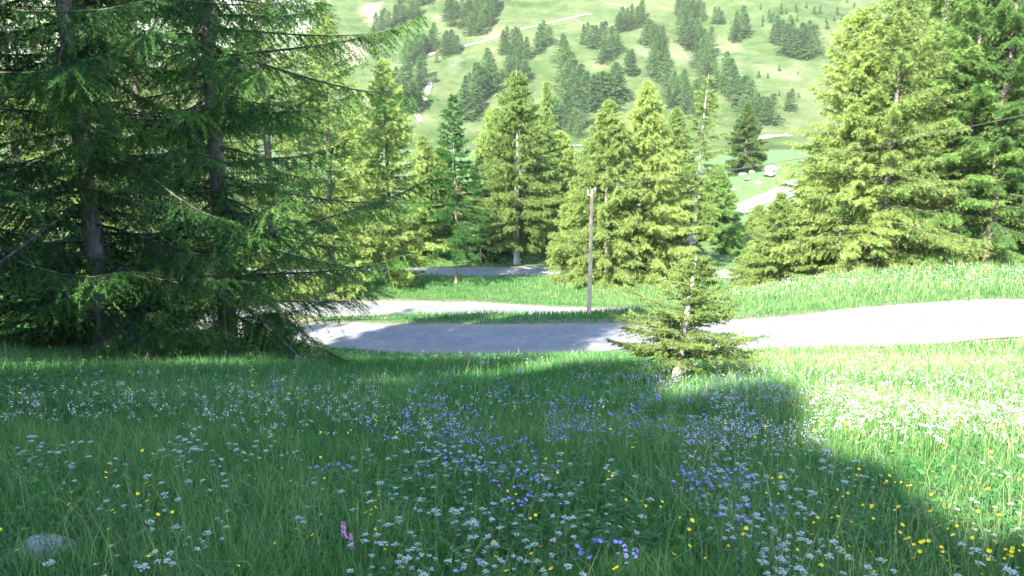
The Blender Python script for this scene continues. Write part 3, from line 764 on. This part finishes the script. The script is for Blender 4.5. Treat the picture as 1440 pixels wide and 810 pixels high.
for (a, b), hwid, n, hp, lb in GROVES:
    t = (np.arange(n) + rng.random(n)) / n
    px = a[0] + (b[0] - a[0]) * t; py = a[1] + (b[1] - a[1]) * t
    nx, ny = -(b[1] - a[1]), b[0] - a[0]; q = math.hypot(nx, ny)
    o = rng.uniform(-1, 1, n) * hwid
    px = px + nx / q * o; py = np.maximum(py + ny / q * o, 1.5)
    X, Y, Z, ok = drop(px, py)
    for i in range(n):
        if ok[i] and Y[i] > 240:
            hill_tree(X[i], Y[i], Z[i], hp / F * Y[i] * rng.uniform(.72, 1.18), lb, lb.replace("conifer ", "conifers ", 1), rng)
n = 26
for (x0, x1, y0, y1, n, h, lb) in [(1060, 1205, 4, 42, 26, 10, "tiny young conifer dotted on the bare upper right slope"), (1030, 1130, 96, 150, 9, 9, "small shrub like conifer on the grass below the dark grove"),
                                (525, 640, 50, 118, 10, 10, "small shrub like conifer dotted round the dirt track")]:
    X, Y, Z, ok = drop(rng.uniform(x0, x1, n), rng.uniform(y0, y1, n))
    for i in range(n):
        if ok[i] and Y[i] > 240: hill_tree(X[i], Y[i], Z[i], h / F * Y[i] * rng.uniform(.6, 1.6), lb, lb + "s", rng)
print("hill trees", HT)

# ------------------------------------------------------------------ pole and wire
pb = foot(828, 444, 39)
PH = 178 / F * 39 / cos(PITCH) * 1.0
pole = thing("utility_pole", "weathered wooden utility pole standing on the verge between the road bends", "pole", pb)
mb = MB(); zz = np.linspace(-.4, PH, 14)
mb.tube(np.c_[.05 * zz / PH + .012 * np.sin(zz), .01 * np.cos(zz * 1.3), zz], np.interp(zz, [0, PH], [.11, .075]), 12)
obj("post", mb.mesh("post", [M['pole']], True), pole)
mb = MB(); mb.tube([(-.02, 0, PH - .02), (.05, 0, PH + .01), (.14, 0, PH + .02)], .02, 6)
obj("bracket", mb.mesh("bracket", [M['metal']]), pole)
for s, zq in ((-.16, PH - .16), (.19, PH - .04)):
    mb = MB(); h = np.array([0, .03, .05, .08, .1, .13, .15]); mb.tube(np.c_[np.full(7, s), np.full(7, -.06), zq + h], [.035, .05, .038, .055, .04, .045, .02], 10)
    mb.tube([(s, -.06, zq - .1), (s, -.06, zq + .01)], .012, 6); mb.tube([(s, -.06, zq - .1), (s * .2, -.03, zq - .12)], .012, 6)
    obj("insulator", mb.mesh("insulator", [M['porcelain']], True), pole)
w0 = np.array([pb[0] + .19, pb[1] - .06, pb[2] + PH + .08]); w1 = np.array(P(1640, 115, 33.0))
t = np.linspace(0, 1, 60)[:, None]
wp = w0 + (w1 - w0) * t - np.array([0, 0, 1.]) * (4 * .42 * t * (1 - t))
mb = MB(); mb.tube(wp, .016, 5)
tag(obj("overhead_wire", mb.mesh("overhead_wire", [M['wire']])), "thin dark wire sagging from the wooden pole to the right edge", "wire")
w1 = np.array(P(610, 318, 60.0))
pb2 = foot(1012, 332, 92)
pole2 = thing("utility_pole", "small distant grey post standing in the hollow below the rail fence", "pole", pb2)
mb = MB(); zz = np.linspace(-.3, 3.9, 8); mb.tube(np.c_[0 * zz, 0 * zz, zz], np.interp(zz, [0, 3.9], [.13, .10]), 8)
obj("post", mb.mesh("post", [M['pole']], True), pole2)

# ------------------------------------------------------------------ rail fence and pale boulders in the valley
fx = []
for px, py, Y in ((905, 305, 101), (955, 292, 104), (1000, 281, 107), (1050, 268, 110), (1095, 255, 113), (1140, 244, 117)):
    x = float(ray(px, py)[0] * Y); fx.append((x, Y, float(G(np.array([x]), np.array([float(Y)]))[0])))
fx = np.array(fx)
fence = thing("rail_fence", "bleached timber rail fence along the pale bank beyond the trees", "fence", tuple(fx[0]))
fr = fx - fx[0]
tt = np.linspace(0, len(fr) - 1, 16)
fp = np.c_[[np.interp(tt, range(len(fr)), fr[:, i]) for i in range(3)]].T
fp[:, 2] = G(fp[:, 0] + fx[0, 0], fp[:, 1] + fx[0, 1]) - fx[0, 2]
for i, p in enumerate(fp):
    mb = MB(); mb.box((p[0], p[1], p[2] + .6), (.09, .09, .95), rz=.2)
    obj("post", mb.mesh("post", [M['plank']]), fence)
for hz in (.35, .8, 1.25):
    mb = MB(); V = []
    for p in fp: V += [(p[0], p[1] - .16, p[2] + hz - .11), (p[0], p[1] - .16, p[2] + hz + .11), (p[0], p[1] - .11, p[2] + hz + .11), (p[0], p[1] - .11, p[2] + hz - .11)]
    Q = []
    for i in range(len(fp) - 1):
        for j in range(4): Q.append((4 * i + j, 4 * i + (j + 1) % 4, 4 * i + 4 + (j + 1) % 4, 4 * i + 4 + j))
    mb.add(V, Q=Q); obj("rail", mb.mesh("rail", [M['plank']]), fence)
tk = fp + fx[0] + np.array([0, 3.2, 0])
tag(obj("gravel_path", ribbon("gravel_path", np.c_[np.interp(np.linspace(0, 15, 60), range(16), tk[:, 0]), np.interp(np.linspace(0, 15, 60), range(16), tk[:, 1]), np.zeros(60)], 1.5, .08, M['rock'], .5, 4)),
    "pale gravel track behind the rail fence", "path", kind="structure")

def boulder_mesh(seed, material, sub=3, rough=.3, name="boulder"):
    import bmesh
    r = np.random.default_rng(seed)
    bm = bmesh.new(); bmesh.ops.create_icosphere(bm, subdivisions=sub, radius=1)
    pl = unit(r.normal(size=(9, 3))); pd = r.uniform(.55, .9, 9)
    for v in bm.verts:
        c = np.array(v.co)
        for nrm, dd in zip(pl, pd):
            q = c @ nrm
            if q > dd: c = c - nrm * (q - dd) * .92
        c = c * (1 + rough * .25 * float(fbm(np.array([c[0] * 2.2 + c[2]]), np.array([c[1] * 2.2 - c[2]]), seed, 4)[0]))
        v.co = c
    me = bpy.data.meshes.new(name); bm.to_mesh(me); bm.free(); me.materials.append(material)
    return me
BM = [boulder_mesh(300 + i, M['rock']) for i in range(5)]
rng = np.random.default_rng(91)
def boulders(n, x0, x1, y0, y1, Y0, Y1, s0, s1, lb):
    for i in range(n):
        Y = rng.uniform(Y0, Y1); px = rng.uniform(x0, x1)
        x = float(ray(px, 280)[0] * Y); z = float(G(np.array([x]), np.array([Y]))[0])
        s = rng.uniform(s0, s1)
        o = obj("boulder", BM[int(rng.integers(5))], None, (x, Y, z + .25 * s), (0, 0, rng.random() * 6), (s * rng.uniform(.9, 1.6), s, s * rng.uniform(.6, 1)))
        tag(o, lb, "boulder", lb.replace("boulder", "boulders"))
boulders(16, 925, 1095, 0, 0, 118, 140, .4, .9, "white boulder on the bank behind the rail fence")
boulders(12, 770, 850, 0, 0, 104, 124, .7, 1.6, "pale boulder glimpsed between the larches behind the wooden pole")
boulders(8, 690, 790, 0, 0, 100, 122, .8, 2.0, "pale boulder behind the broad olive larch")
boulders(6, 915, 990, 0, 0, 90, 100, .7, 1.4, "white boulder behind the white stemmed larch below the rail fence")

# ------------------------------------------------------------------ a house glimpsed behind the trees
hx, hy, hz = foot(662, 330, 104)
house = thing("house", "white house with a red roof glimpsed behind the dark spruce", "house", (hx, hy, hz), rotz=.35)
mb = MB(); mb.box((0, 0, 1.7), (3.6, 2.8, 1.9))
mb.add([(-3.6, -2.8, 3.6), (-3.6, 2.8, 3.6), (-3.6, 0, 5.3), (3.6, -2.8, 3.6), (3.6, 2.8, 3.6), (3.6, 0, 5.3)], T=[(0, 2, 1), (3, 4, 5)])
obj("wall", mb.mesh("wall", [M['plaster']]), house)
mb = MB()
for s in (-1, 1):
    V = [(-4.1, s * 3.4, 3.32), (4.1, s * 3.4, 3.32), (4.1, 0, 5.42), (-4.1, 0, 5.42)]
    V = V + [(a, b, c + .16) for a, b, c in V]
    mb.add(V, Q=[(0, 1, 2, 3), (4, 5, 6, 7), (0, 1, 5, 4), (1, 2, 6, 5), (3, 0, 4, 7)])
rf = obj("roof", mb.mesh("roof", [M['rooftile']]), house)
mb = MB(); mb.box((1.6, .6, 5.5), (.35, .35, .8)); obj("chimney", mb.mesh("chimney", [M['plaster']]), rf)
for wx in (-2.2, 0, 2.2):
    mb = MB(); mb.box((wx, -2.83, 2.0), (.42, .03, .6)); wf = obj("window", mb.mesh("window", [M['plank']]), house)
    mb = MB(); mb.box((wx, -2.87, 2.0), (.34, .02, .52)); obj("pane", mb.mesh("pane", [M['darkglass']]), wf)

# ------------------------------------------------------------------ near rock, dead branch
rx, ry, rz_, _ = drop([38], [800])
o = obj("rock", boulder_mesh(340, M['nearrock'], 4, .5, "rock"), None, (float(rx[0]), float(ry[0]), float(rz_[0]) + .04), (0, 0, .5), (.24, .15, .12))
tag(o, "grey lichened rock lying in the grass at the lower left corner", "rock")
bx, by, bz, _ = drop([195], [508])
B0 = np.array([bx[0], by[0], bz[0]]); rng = np.random.default_rng(93)
mb = MB()
main = np.array([(-.32, .1, .62), (-.16, .05, .42), (0, 0, .28), (.2, -.05, .16), (.42, -.1, .06)])
mb.tube(main, [.03, .03, .026, .02, .01], 6)
for i in range(9):
    t = rng.uniform(.3, 1); p = np.array([np.interp(t * 4, range(5), main[:, j]) for j in range(3)])
    d = np.array([rng.uniform(.15, .4), rng.uniform(-.2, .1), rng.uniform(-.2, .02)])
    mb.tube([p, p + d * .5 + [0, 0, .02], p + d], [.012, .009, .004], 4)
tag(obj("dead_branch", mb.mesh("dead_branch", [M['deadwood']]), None, tuple(B0)), "pale dead branch hanging over the grass beside the curved trunk foot", "branch")

# ------------------------------------------------------------------ meadow grass
def blades(x, y, z, h, w, rng, lean=.45):
    n = len(x); az = rng.random(n) * 2 * pi; la = rng.random(n) * 2 * pi
    lv = np.abs(rng.normal(0, lean, n)) * h + .05 * h
    wx = np.cos(az) * w * .5; wy = np.sin(az) * w * .5
    lx = np.cos(la) * lv; ly = np.sin(la) * lv
    B = np.stack([x, y, z], -1)
    wv = np.stack([wx, wy, 0 * wx], -1)
    mid = B + np.stack([lx * .28, ly * .28, h * .55], -1)
    tip = B + np.stack([lx, ly, h * np.sqrt(np.maximum(.1, 1 - (lv / h / 1.4) ** 2))], -1)
    V = np.stack([B - wv, B + wv, mid - wv * .8, mid + wv * .8, tip], 1).reshape(-1, 3)
    i = np.arange(n)[:, None] * 5
    return V, i + np.array([[0, 1, 3, 2]]), i + np.array([[2, 3, 4]])

def scatter(n, y0, y1, rng, m=.74, pad=2.0, power=1.0):
    y = y0 + (y1 - y0) * rng.random(n) ** power
    lim = m * y + pad
    keep = rng.random(n) < lim / (m * y1 + pad)
    y = y[keep]; lim = lim[keep]
    x = rng.uniform(-1, 1, len(y)) * lim
    return x, y

YLX = YL[:2]
def grass(name, label, zones, seed):
    rng = np.random.default_rng(seed)
    VV = []; QQ = []; TT = []; tn = []; o = 0
    for (n, y0, y1, h, w) in zones:
        x, y = scatter(n, y0, y1, rng)
        d, _ = road_near(x, y)
        k = d > -.42 + .55 * vnoise(x * .8, y * .8, 12) + .35 * vnoise(x * 3.1, y * 3.1, 13)
        x, y, d = x[k], y[k], d[k]
        cl = fbm(x / 1.3, y / 1.3, 21, 3) * 2; big = fbm(x / 6, y / 6, 22, 3) * 2
        k = rng.random(len(x)) < np.clip(.75 + .55 * cl, .15, 1)
        x, y, d, cl, big = x[k], y[k], d[k], cl[k], big[k]
        z = G(x, y)
        hh = h * rng.uniform(.45, 1.25, len(x)) * (1 + .5 * cl) * np.clip(.35 + .5 * (d + .2), .35, 1)
        wv = w * rng.uniform(.6, 1.3, len(x))
        straw = (rng.random(len(x)) < .04 + (.28 + .10 * (y > 34)) * sstep(-.5, 5, x - .12 * y + .25 * np.maximum(y - 36, 0)) * (.4 + vnoise(x / 2, y / 2, 29)))
        hh *= .45 + .55 * sstep(.2, .9, np.hypot(x - YLX[0], y - YLX[1]))
        hh = np.where(straw, hh * 1.35, hh); wv = np.where(straw, wv * .55, wv)
        V, Q, T = blades(x, y, z - .01, hh, wv, rng)
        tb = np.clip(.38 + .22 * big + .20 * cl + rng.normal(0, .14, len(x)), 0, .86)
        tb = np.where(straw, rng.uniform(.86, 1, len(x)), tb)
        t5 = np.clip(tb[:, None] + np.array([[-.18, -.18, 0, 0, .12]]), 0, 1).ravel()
        VV.append(V); QQ.append(Q + o); TT.append(T + o); tn.append(t5); o += len(V)
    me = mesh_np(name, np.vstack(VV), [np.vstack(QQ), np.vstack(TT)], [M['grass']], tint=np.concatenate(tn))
    tag(obj(name, me), label, "grass", kind="stuff")
grass("meadow_grass", "long green meadow grass covering the slope and the verges",
      [(36000, 1.6, 3.6, .24, .0058), (200000, 3.2, 8.5, .25, .0066), (220000, 8, 16, .25, .011), (190000, 15, 33, .24, .02), (150000, 31, 62, .26, .034), (60000, 56, 84, .26, .05)], 101)

# broad leaved plants in the grass
def leaf_patch(x, y, z, n_leaf, size, rng, rise):
    n = len(x) * n_leaf
    bx = np.repeat(x, n_leaf); by = np.repeat(y, n_leaf); bz = np.repeat(z, n_leaf); s = size * rng.uniform(.5, 1.3, n)
    az = rng.random(n) * 2 * pi; d = np.stack([np.cos(az), np.sin(az), rng.uniform(-.25, .45, n)], -1)
    c = np.stack([bx, by, bz], -1) + d * (s * rng.uniform(.2, 1.6, n))[:, None] + np.stack([0 * s, 0 * s, rise * rng.random(n)], -1)
    sd = np.stack([-np.sin(az), np.cos(az), rng.normal(0, .3, n)], -1)
    V = np.stack([c - d * s[:, None] * .6, c + sd * s[:, None] * .33, c + d * s[:, None] * .8, c - sd * s[:, None] * .33], 1).reshape(-1, 3)
    return V, np.arange(4 * n).reshape(-1, 4), np.repeat(rng.random(n), 4)
rng = np.random.default_rng(111)
px = np.r_[rng.uniform(-60, 470, 2600), rng.uniform(-40, 1440, 1100), rng.uniform(1000, 1460, 700)]
py = np.r_[rng.uniform(505, 600, 2600), rng.uniform(560, 815, 1100), rng.uniform(490, 560, 700)]
X, Y, Z, ok = drop(px, py)
d, _ = road_near(X, Y); ok &= (Y < 32) & (d > .2)
V, Q, T = leaf_patch(X[ok], Y[ok], Z[ok], 16, .034, rng, .24)
tag(obj("leafy_plants", mesh_np("leafy_plants", V, [Q], [M['forb']], tint=T)), "broad leaved green plants growing among the grass", "plants", kind="stuff")

# ------------------------------------------------------------------ wild flowers
def umbel_head(mb, c, R, rng, n=12, q=6, r=.0038, m=0):
    for i in range(n):
        rr = R * math.sqrt((i + .4) / n); a = i * 2.39996 + rng.normal(0, .2)
        p = np.array([c[0] + rr * cos(a), c[1] + rr * sin(a), c[2] - .25 * rr * rr / R + rng.normal(0, .003)])
        for j in range(q):
            b = j * 2 * pi / q + rng.random(); e = p + np.array([cos(b), sin(b), 0]) * (r * 1.25 if j else 0) + [0, 0, rng.normal(0, .0015)]
            f = rng.random() * 3; tl = rng.normal(0, .3, 2)
            V = [e + np.array([cos(f + k * pi / 2) * r, sin(f + k * pi / 2) * r, (tl[0] * cos(k * pi / 2) + tl[1] * sin(k * pi / 2)) * r]) for k in range(4)]
            mb.add(V, Q=[(0, 1, 2, 3)], m=m, tint=rng.random())
def umbel_variant(seed):
    rng = np.random.default_rng(seed); H = .42; st = MB(); hs = []
    tx, ty = rng.normal(0, .03, 2)
    st.tube([(0, 0, -.02), (tx * .3, ty * .3, H * .5), (tx, ty, H - .03)], [.0032, .0026, .002], 4, tint=.6)
    heads = [((tx, ty, H), rng.uniform(.020, .029))]
    for i in range(int(rng.integers(0, 3))):
        a = rng.random() * 6.28; q = rng.uniform(.07, .12); zz = H - rng.uniform(.02, .1)
        e = (tx * .5 + q * cos(a), ty * .5 + q * sin(a), zz)
        st.tube([(tx * .4, ty * .4, H * .55), (tx * .45 + .5 * q * cos(a), ty * .45 + .5 * q * sin(a), (H * .55 + zz) / 2), (e[0], e[1], zz - .02)], [.002, .0018, .0014], 4, tint=.6)
        heads.append((e, rng.uniform(.013, .022)))
    for c, R in heads:
        for i in range(7):
            a = i * .9; st.tube([(c[0], c[1], c[2] - .028), (c[0] + R * .75 * cos(a), c[1] + R * .75 * sin(a), c[2] - .004)], [.0012, .0008], 3, tint=.8, cap=False)
        hd = MB(); umbel_head(hd, c, R, rng, n=max(6, int(R * 480))); hs.append(hd.mesh("umbel_head", [M['white']]))
    for i in range(4):                                               # feathery leaves
        a = rng.random() * 6.28; zz = rng.uniform(.05, .22)
        for j in range(5):
            p = np.array([cos(a), sin(a), .4]) * (.02 + .02 * j) + [0, 0, zz]
            sd = np.array([-sin(a), cos(a), .1]) * .022
            st.add([p - sd, p + np.array([cos(a), sin(a), .2]) * .012, p + sd, p - np.array([cos(a), sin(a), .2]) * .006], Q=[(0, 1, 2, 3)], tint=.2)
    return st.mesh("umbel_stem", [M['stem']]), hs
def petal_flower(mb, c, r, rng, npet=5, cup=.25, m=0, tilt=.5):
    nrm = unit(np.array([rng.normal(0, tilt), rng.normal(0, tilt) - .25, 1.])); u_ = unit(np.cross(nrm, [1., .2, 0])); v_ = np.cross(nrm, u_)
    c = np.asarray(c, float); t = rng.random()
    for i in range(npet):
        a = i * 2 * pi / npet + t
        d = u_ * cos(a) + v_ * sin(a); s = -u_ * sin(a) + v_ * cos(a)
        V = [c, c + d * r * .6 + s * r * .52 + nrm * cup * r * .5, c + d * r + s * r * .28 + nrm * cup * r, c + d * r - s * r * .28 + nrm * cup * r, c + d * r * .6 - s * r * .52 + nrm * cup * r * .5]
        mb.add(V, T=[(0, 1, 2), (0, 2, 3), (0, 3, 4)], m=m, tint=.3 + .7 * rng.random())
def plant_variant(seed, H, r, matn, nfl, cup):
    rng = np.random.default_rng(seed); st = MB(); hs = []
    for i in range(nfl):
        e = np.array([rng.normal(0, .02 + .012 * nfl), rng.normal(0, .02 + .012 * nfl), H * rng.uniform(.85, 1.05)])
        st.tube([(0, 0, -.02), e * [.4, .4, .55], e], [.0022, .0018, .0014], 4, tint=.4)
        hd = MB(); petal_flower(hd, e, r * rng.uniform(.8, 1.15), rng, cup=cup); hs.append(hd.mesh('flower_head', [M[matn]]))
    for i in range(5):
        a = rng.random() * 6.28; zz = rng.uniform(.04, .2); d = np.array([cos(a), sin(a), .3]); s = np.array([-sin(a), cos(a), 0]) * .018; p = np.array([0, 0, zz])
        st.add([p, p + d * .035 + s, p + d * .07, p + d * .035 - s], Q=[(0, 1, 2, 3)], tint=.1)
    return st.mesh("stem", [M['stem']]), hs
def pixels(spec, rng):
    px = []; py = []
    for (x0, x1, y0, y1, n) in spec: px.append(rng.uniform(x0, x1, n)); py.append(rng.uniform(y0, y1, n))
    return np.concatenate(px), np.concatenate(py)
def flower_field(spec, seed, variants, n_ind, name, label, group, cat, headname, stuff, clump=.0, smin=.75, smax=1.2, raise_px=None):
    rng = np.random.default_rng(seed)
    px, py = pixels(spec, rng)
    X, Y, Z, ok = drop(px, py)
    d, _ = road_near(X, Y)
    ok &= (Y < 33) & (d > .3) & (Y > 2.0)
    if clump > 0: ok &= (vnoise(X / .45, Y / .8, seed) + .4 * (vnoise(X / 2.5, Y / 2.5, seed + 3) - .5) > clump)
    X, Y, Z = X[ok], Y[ok], Z[ok]
    o = np.argsort(Y); X, Y, Z = X[o], Y[o], Z[o]
    for i in range(min(n_ind, len(X))):
        v = variants[int(rng.integers(len(variants)))]; s = rng.uniform(smin, smax)
        st = tag(obj(name, v[0], None, (X[i], Y[i], Z[i]), (rng.normal(0, .07), rng.normal(0, .07), rng.random() * 6.28), (s, s, s * rng.uniform(.8, 1.1))), label, cat, group)
        for hm in v[1]: obj(headname, hm, st)
    if len(X) > n_ind: stuff(X[n_ind:], Y[n_ind:], Z[n_ind:], rng)
    print(name, len(X))
UV = [umbel_variant(400 + i) for i in range(8)]
def cards(name, label, cat, m, nq, R, r, h, wscale):
    """far flowers: small heads of several loose petals each on the meadow, one object"""
    def f(X, Y, Z, rng):
        n = len(X); hz = h * rng.uniform(.6, 1.15, n)
        i = np.repeat(np.arange(n), nq); k = len(i)
        a = rng.random(k) * 2 * pi; q = R * np.sqrt(rng.random(k)) * (1 + wscale * (Y[i] / 20))
        c = np.stack([X[i] + q * np.cos(a), Y[i] + q * np.sin(a), Z[i] + hz[i] + rng.normal(0, .012, k)], -1)
        rr = (r * (1 + .03 * Y[i]) * rng.uniform(.7, 1.3, k))[:, None]
        u_ = unit(np.stack([np.cos(a), np.sin(a), rng.normal(0, .35, k)], -1)); v_ = unit(np.cross(u_, rng.normal(0, .45, (k, 3)) + [0, 0, 1.]))
        V = np.stack([c + u_ * rr, c + v_ * rr, c - u_ * rr, c - v_ * rr], 1).reshape(-1, 3)
        Q = np.arange(4 * k).reshape(-1, 4)
        B = np.stack([X, Y, Z], -1); Tp = B + np.stack([rng.normal(0, .02, n), rng.normal(0, .02, n), hz], -1)
        wv = np.stack([.003 + 0 * X, 0 * X, 0 * X], -1) * (1 + Y / 12)[:, None]
        VS = np.stack([B - wv, B + wv, Tp], 1).reshape(-1, 3); TS = np.arange(3 * n).reshape(-1, 3) + len(V)
        tag(obj(name, mesh_np(name, np.vstack([V, VS]), [Q, TS], [M[m], M['stem']], [0, 1], tint=np.r_[np.repeat(rng.random(k), 4), np.full(len(VS), .4)])), label, cat, kind="stuff")
    return f
flower_field([(0, 700, 590, 700, 340), (0, 700, 700, 900, 110), (560, 1180, 640, 900, 150), (1000, 1440, 640, 900, 120), (0, 560, 560, 640, 260), (1000, 1450, 480, 660, 1100), (1180, 1450, 520, 640, 500),
              (560, 1000, 520, 640, 60)],
             501, UV, 290, "umbel_flower", "white umbel wildflower on a thin stem in the near meadow grass", "white umbel flowers of the near meadow", "flower", "flower_head",
             cards("white_flowers", "white umbel flowers flecking the far meadow", "flowers", 'white', 9, .020, .0050, .36, .3), clump=.36, smin=.5, smax=.85)
GV = [plant_variant(430 + i, .36, .019, 'blue', 3 + i % 3, .2) for i in range(6)]
flower_field([(440, 1060, 545, 700, 800), (620, 900, 610, 690, 110), (640, 1080, 700, 830, 130), (960, 1060, 690, 730, 40), (660, 760, 790, 870, 40), (380, 480, 560, 620, 60)],
             502, GV, 150, "violet_flower", "violet blue cranesbill like wildflower clump in the shaded meadow", "violet flowers of the shaded meadow", "flower", "flower_head",
             cards("violet_flowers", "violet blue flowers scattered in the upper shaded meadow", "flowers", 'blue', 5, .05, .007, .33, .3), clump=.45, smin=.45, smax=.70)
BV = [plant_variant(450 + i, .40, .0125, 'yellow', 1 + i % 2, .55) for i in range(5)]
flower_field([(0, 1440, 640, 880, 110), (0, 420, 505, 600, 40), (1000, 1440, 560, 760, 30), (1100, 1440, 720, 880, 50)],
             503, BV, 150, "buttercup_flower", "small yellow buttercup on a thin stem in the meadow", "yellow buttercups of the meadow", "flower", "flower_head",
             cards("yellow_flowers", "yellow buttercups dotting the far meadow", "flowers", 'yellow', 3, .015, .008, .38, .3), smin=.6, smax=.9)
# lilac haze of small flowers higher up the meadow
rng = np.random.default_rng(504)
px, py = pixels([(520, 1100, 515, 600, 900), (960, 1200, 560, 690, 420), (420, 700, 505, 540, 260), (1100, 1440, 560, 660, 200), (1180, 1440, 395, 420, 60)], rng)
X, Y, Z, ok = drop(px, py); d, _ = road_near(X, Y); ok &= (d > .3) & (vnoise(X / 1.5, Y / 1.5, 61) > .45)
cards("lilac_flowers", "pale lilac flowers hazing the upper meadow", "flowers", 'lilac', 5, .05, .006, .32, .3)(X[ok], Y[ok], Z[ok], rng)
rng = np.random.default_rng(505)
px, py = pixels([(1030, 1440, 378, 408, 500), (1030, 1200, 395, 420, 160)], rng)
X, Y, Z, ok = drop(px, py); d, _ = road_near(X, Y); ok &= (d > .3)
cards("bank_flowers", "white flowers along the crest of the bank above the road", "flowers", 'white', 6, .05, .008, .28, .3)(X[ok], Y[ok], Z[ok], rng)
# two pink orchids
for i, (px, py, s) in enumerate(((486, 812, 1.0), (496, 818, .85))):
    X, Y, Z, _ = drop([px], [py]); r = np.random.default_rng(520 + i)
    st = MB(); st.tube([(0, 0, -.02), (.005, 0, .15), (0, .005, .3)], [.003, .0028, .002], 5, tint=.7)
    hd = MB()
    for j in range(26):
        a = j * 2.4; zz = .22 + .085 * j / 26; rr = .013 * (1 - .6 * j / 26)
        petal_flower(hd, (rr * cos(a), rr * sin(a), zz), .007, r, 4, .2, tilt=1.2)
    o = tag(obj("orchid_flower", st.mesh("orchid_stem", [M['stem']]), None, (X[0], Y[0], Z[0]), scale=(s,) * 3),
            ("pink flower spike, the taller of two at the bottom edge", "pink flower spike, the shorter of two at the bottom edge")[i], "flower", "pink flower spikes")
    obj("flower_head", hd.mesh("flower_head", [M['pink']]), o)
